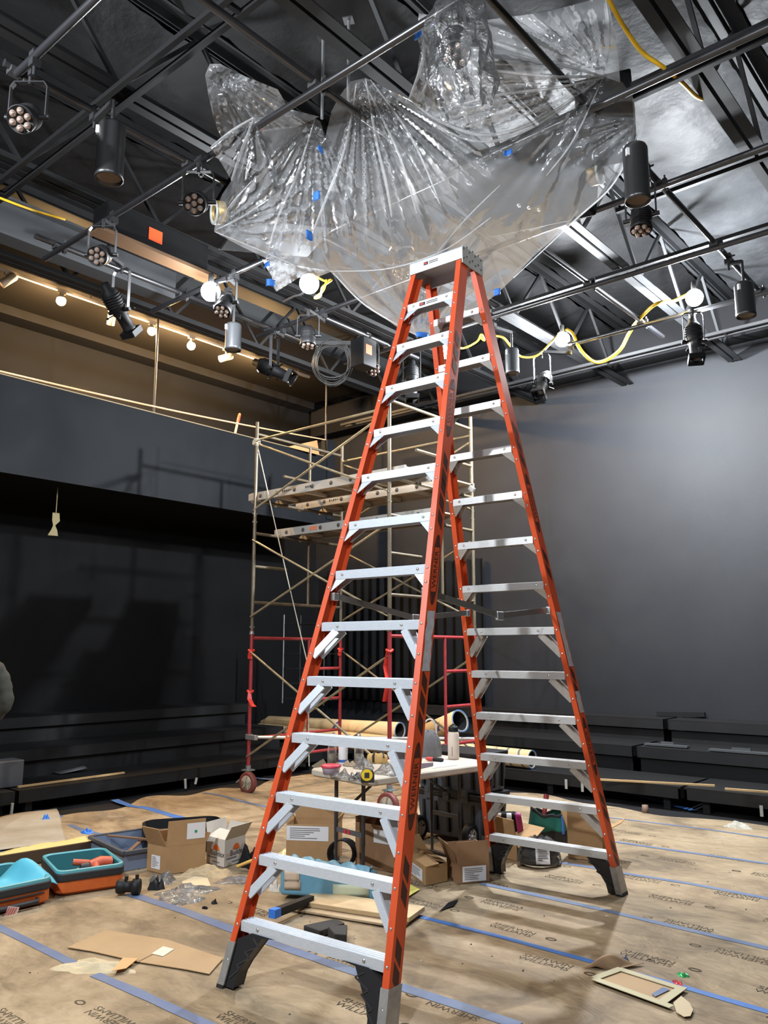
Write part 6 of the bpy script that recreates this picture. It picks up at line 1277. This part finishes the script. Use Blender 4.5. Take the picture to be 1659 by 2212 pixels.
# ================================================================ paper rolls on the platform
ROLL = mat('kraft_roll', (.52, .37, .19), .7, col2=(.46, .31, .15), nscale=2, stretch=(.4, 4, 4))
ROLLG = mat('kraft_tip', (.40, .31, .20), .75)
def roll(a, b, r0, r1, lab, hollow=True, marks=(), end=False, side=V((0, -1, 0))):
    a, b = V(a), V(b); d = (b-a); L_ = d.length; d.normalize(); t = thing('paper_roll', lab, 'paper roll', (a+b)/2, 'rolls of kraft paper behind the scaffold')
    mb = MB(); mb.lathe([(r0*.3, -.18), (r0*.75, -.04), (r0, .0), (lerp(r0, r1, .5), L_*.5), (r1, L_), (r1*.86, L_), (r1*.84, L_-.35), (0, L_-.36)], a, d, 28); ro = mb.build('roll', ROLL, t); mb = MB(); mb.lathe([(r1*.90, L_+.003), (r1*.82, L_-.02), (r1*.80, L_-.34), (0, L_-.345)], a, d, 28, caps=False); mb.build('dark_core', BLKM, ro)
    e = side-d*side.dot(d); e.normalize(); q = d.cross(e)
    for s in marks:
        rr = lerp(r0, r1, s)+.002; mb = MB(); n = 8; P = []
        for i in range(n+1):
            an = R(-20+75*i/n); o = a+d*(s*L_+.10*(i/n)); P += [o+(e*math.cos(an)+q*math.sin(an)*(1 if q.z > 0 else -1))*rr, o+d*.05+(e*math.cos(an)+q*math.sin(an)*(1 if q.z > 0 else -1))*rr]
        mb.add(P, [(2*i, 2*i+1, 2*i+3, 2*i+2) for i in range(n)], True); mb.build('blue_tape_band', mat('navy_tape', (.04, .06, .22), .6), ro)
    if end:
        for k in range(5):
            s = L_-.12-.16*k; mb = MB(); rr = r1+.002+(.0)
            P = []
            for i in range(13):
                an = R(-60+150*i/12); o = a+d*(s-.04*math.sin(an)); P += [o+(e*math.cos(an)+q*math.sin(an)*(1 if q.z > 0 else -1))*rr, o+d*.028+(e*math.cos(an)+q*math.sin(an)*(1 if q.z > 0 else -1))*rr]
            mb.add(P, [(2*i, 2*i+1, 2*i+3, 2*i+2) for i in range(12)], True); mb.build('dark_band', BLKM if k > 2 else mat('band_grey', (.10, .10, .10), .6), ro)
    mb = MB(); n = 24; c = a+d*(L_-.008); x = d.orthogonal().normalized(); y = d.cross(x)
    mb.add([c+(x*math.cos(2*math.pi*k/n)+y*math.sin(2*math.pi*k/n))*(r1*(1.01 if j == 0 else .9))+d*.012 for j in (0, 1) for k in range(n)], [(k, (k+1) % n, n+(k+1) % n, n+k) for k in range(n)]); mb.build('taped_end', mat('dusty_blue_tape', (.07, .16, .34), .6), ro)
    return t
roll((-9.92, 8.66, .375), (-5.10, 8.63, .355), .125, .105, 'long kraft paper roll in front, its banded end right of the ladder', marks=(.12, .17, .32, .38, .52, .63, .72, .80, .88), end=True)
roll((-9.95, 8.88, .49), (-7.28, 8.86, .53), .105, .115, 'kraft paper roll lying behind the longest one', marks=(.25, .55))
roll(atd(915, 1586, 11.5), atd(994, 1557, 10.95), .12, .145, 'wide short kraft tube with a dark open mouth, above the long roll', marks=(.55,))
c = aty(1000, 1597, 9.15); mb = MB(); mb.box((c.x, c.y, .36), (.25, .14, .22)); tag(mb.build('small_box', mat('pale_box', (.34, .29, .22), .7)), 'small pale box beside the wide paper tube', 'box')
# ================================================================ person at the left edge
JK = mat('olive_jacket', (.014, .0145, .0105), .9, col2=(.024, .0245, .018), nscale=14, bump=.5, bscale=9)
SKIN = mat('skin', (.45, .25, .17), .55)
pb = atd(-75, 1700, 7.25); pb = V((pb.x, pb.y, .008)); face = (-RIGHTV*.9+FWDV*.45).normalized(); sd = V((-face.y, face.x, 0))  # sd : the person's left
if sd.dot(RIGHTV) < 0: sd = -sd
def W_(s, f, z): return pb+sd*s+face*f+Z*z
def skin(name, verts, edges, rad, m, parent, sub=2, root=0):
    me = bpy.data.meshes.new(name); me.from_pydata([tuple(V(v)-_W[parent.name]) for v in verts], edges, []); me.materials.append(m); o = bpy.data.objects.new(name, me); COL.objects.link(o); o.parent = parent; _W[o.name] = _W[parent.name]
    md = o.modifiers.new('Skin', 'SKIN'); md.use_smooth_shade = True
    for i, sv in enumerate(me.skin_vertices[0].data):
        r = rad[i]; sv.radius = r if isinstance(r, tuple) else (r, r); sv.use_root = (i == root)
    sb = o.modifiers.new('Subdivision', 'SUBSURF'); sb.levels = sub; sb.render_levels = sub; return o
person = thing('person', 'person in a dark olive jacket at the left photo edge, one arm in view', 'person', pb)
Vs, Es, Rs = [], [], []
def chain(pts, rads, start=None):
    prev = start
    for p, r in zip(pts, rads):
        Vs.append(p); Rs.append(r); i = len(Vs)-1
        if prev is not None: Es.append((prev, i))
        prev = i
    return prev
pel = chain([W_(0, 0, .95)], [(.15, .11)])
ch = chain([W_(0, .01, 1.12), W_(0, .0, 1.30), W_(0, -.01, 1.44), W_(0, .0, 1.52), W_(0, .015, 1.60), W_(0, .02, 1.70), W_(0, .01, 1.78)], [(.14, .10), (.16, .11), (.13, .09), .055, (.07, .085), (.078, .098), (.06, .075)], pel)
chest = pel+3
for s in (-1, 1):
    k = chain([W_(s*.11, 0, .86), W_(s*.12, .01, .50), W_(s*.125, -.01, .12), W_(s*.13, .08, .05), W_(s*.135, .17, .04)], [.095, .062, .045, .045, .035], pel)
    wr = chain([W_(s*.19, -.01, 1.43), W_(s*.27, -.06, 1.13), W_(s*.24, .10, .94)], [.06, .046, .032], chest)
    pm = chain([W_(s*.23, .15, .90)], [(.035, .018)], wr)
    for f in range(4):
        o = (f-1.5)*.018; chain([W_(s*.23+.004, .185, .885-o*.9), W_(s*.225, .215-.004*abs(f-1), .868-o), W_(s*.215, .235-.006*abs(f-1), .848-o)], [.0095, .0085, .0075], pm)
    chain([W_(s*.215, .155, .925), W_(s*.205, .19, .93), W_(s*.20, .21, .92)], [.011, .0095, .008], pm)
skin('body', Vs, Es, Rs, SKIN, person, 2, pel)
prof = [(.80, .175, .135), (.88, .195, .15), (1.0, .19, .145), (1.15, .195, .15), (1.30, .205, .15), (1.40, .195, .135), (1.46, .13, .10), (1.50, .08, .08), (1.55, .085, .085)]
mb = MB()
def tors(a_, b_):
    i = min(int(b_*(len(prof)-1)), len(prof)-2); k = b_*(len(prof)-1)-i; z_, w_, d_ = [lerp(prof[i][j], prof[i+1][j], k) for j in range(3)]; th = 2*math.pi*a_
    return W_(w_*math.cos(th), d_*math.sin(th)*(1+.03*math.sin(z_*22+3*th)), z_)
mb.grid(tors, 32, 26); jk = mb.build('jacket', JK, person)
for s_ in (-1, 1):
    mb = MB(); ctl = [W_(s_*.14, -.005, 1.44), W_(s_*.20, -.02, 1.40), W_(s_*.245, -.05, 1.28), W_(s_*.265, -.07, 1.15), W_(s_*.255, -.01, 1.06), W_(s_*.24, .08, .97), W_(s_*.24, .11, .945)]
    pth = smooth_path(ctl, 5); n_ = len(pth); mb.tube(pth, [lerp(.095, .058, (i/(n_-1))**1.1)*(1+.05*math.sin(i*1.9)+.03*math.sin(i*.9)) for i in range(n_)], 18); mb.build('sleeve', JK, jk)
Vs, Es, Rs = [], [], []
pel = chain([W_(0, 0, .94)], [(.165, .125)])
for s in (-1, 1): chain([W_(s*.11, 0, .84), W_(s*.12, .01, .50), W_(s*.125, -.01, .10)], [.105, .08, .07], pel)
skin('trousers', Vs, Es, Rs, mat('dark_trousers', (.03, .032, .04), .8), person, 2, 0)
mb = MB(); hc = W_(0, .0, 1.735); mb.ball(hc, .108, 18, 10, (1, 1, .95)); mb.build('hair', mat('dark_hair', (.02, .014, .01), .7), person)
mb = MB(); fc = W_(0, .105, 1.69)
mb.ball(fc+face*.006-Z*.005, .016, 8, 6, (1, 1, 1.4)); mb.build('nose', SKIN, person)
for s in (-1, 1):
    mb = MB(); mb.ball(W_(s*.033, .095, 1.715), .011, 8, 6); mb.build('eye', WHITEP, person)
    mb = MB(); mb.ball(W_(s*.088, .01, 1.70), .026, 8, 6, (.5, .5, 1.2)); mb.build('ear', SKIN, person)
    mb = MB(); mb.ball(W_(s*.13, .09, .055), .065, 12, 8, (.85, 1.0, .75)); mb.ball(W_(s*.128, -.01, .05), .05, 12, 8); mb.build('shoe', BLKM, person)
mb = MB(); mb.box(W_(0, .10, 1.645), (.045, .01, .008), math.atan2(sd.y, sd.x)); mb.build('mouth', mat('lip', (.30, .10, .09), .5), person)
# ================================================================ light
BULBC = mat('work_bulb', (1, 1, 1), .4, emit=(.93, .97, 1.0), estr=30)
def work_lamp(c, lab, watts, group='work lamps strung below the grid', vis=True):
    c = V(c); t = thing('work_lamp', lab, 'work light', (c.x, c.y, c.z), group)
    mb = MB(); mb.ball(c, .085, 18, 12); b = mb.build('bulb', BULBC, t)
    mb = MB(); mb.lathe([(.018, .17), (.024, .16), (.026, .09), (.02, .075)], c, n=14); mb.build('socket', mat('socket_dark', (.03, .03, .03), .5), t)
    l = bpy.data.lights.new('work_lamp_light', 'POINT'); l.energy = watts; l.color = (.90, .95, 1.0); l.shadow_soft_size = .07
    lo = bpy.data.objects.new('work_lamp_light', l); COL.objects.link(lo); lo.location = c-V((0, 0, .16))
    return c
L1 = work_lamp(at(455, 630, 4.72), 'glaring white work bulb at the left, above a silver-lit downlight', 60)
L2 = work_lamp(at(668, 613, 4.72), 'glaring white work bulb peeking out under the plastic sheet', 60)
L3 = work_lamp(at(963, 758, 4.72), 'small white work bulb seen between the ladder rails', 70)
L4 = work_lamp(at(1215, 733, 5.08), 'glaring white work bulb in the loop of yellow cable, right of the ladder', 760)
L5 = work_lamp(at(1500, 643, 5.08), 'glaring white work bulb above the brightest spotlight at the right', 760)
# the same string of work lamps carries on behind the camera
for (x, y, w) in ((.9, 1.2, 85), (-4.2, -.3, 470), (-.8, -.9, 330)):
    work_lamp((x, y, 4.72), {0: 'white work bulb', 1: 'white work bulb'}.get(0)+(' on the string at the right, out of frame' if x > 0 else ' on the string behind the viewer, left side' if x < -2 else ' on the string behind the viewer, right side'), w)
w = bpy.data.worlds.new('world'); sc.world = w; w.use_nodes = True
w.node_tree.nodes['Background'].inputs[0].default_value = (.75, .85, 1, 1); w.node_tree.nodes['Background'].inputs[1].default_value = .006
vs = sc.view_settings; sc.display_settings.display_device = 'sRGB'
vs.view_transform = 'Standard'; vs.look = 'None'; vs.gamma = 1; vs.use_curve_mapping = False; vs.exposure = 1.0
sc.cycles.use_denoising = True
sc.cycles.max_bounces = 8; sc.cycles.transparent_max_bounces = 24; sc.cycles.transmission_bounces = 6; sc.cycles.diffuse_bounces = 4; sc.cycles.glossy_bounces = 3
sc.cycles.sample_clamp_indirect = 4.0
sc.cycles.caustics_reflective = False; sc.cycles.caustics_refractive = False
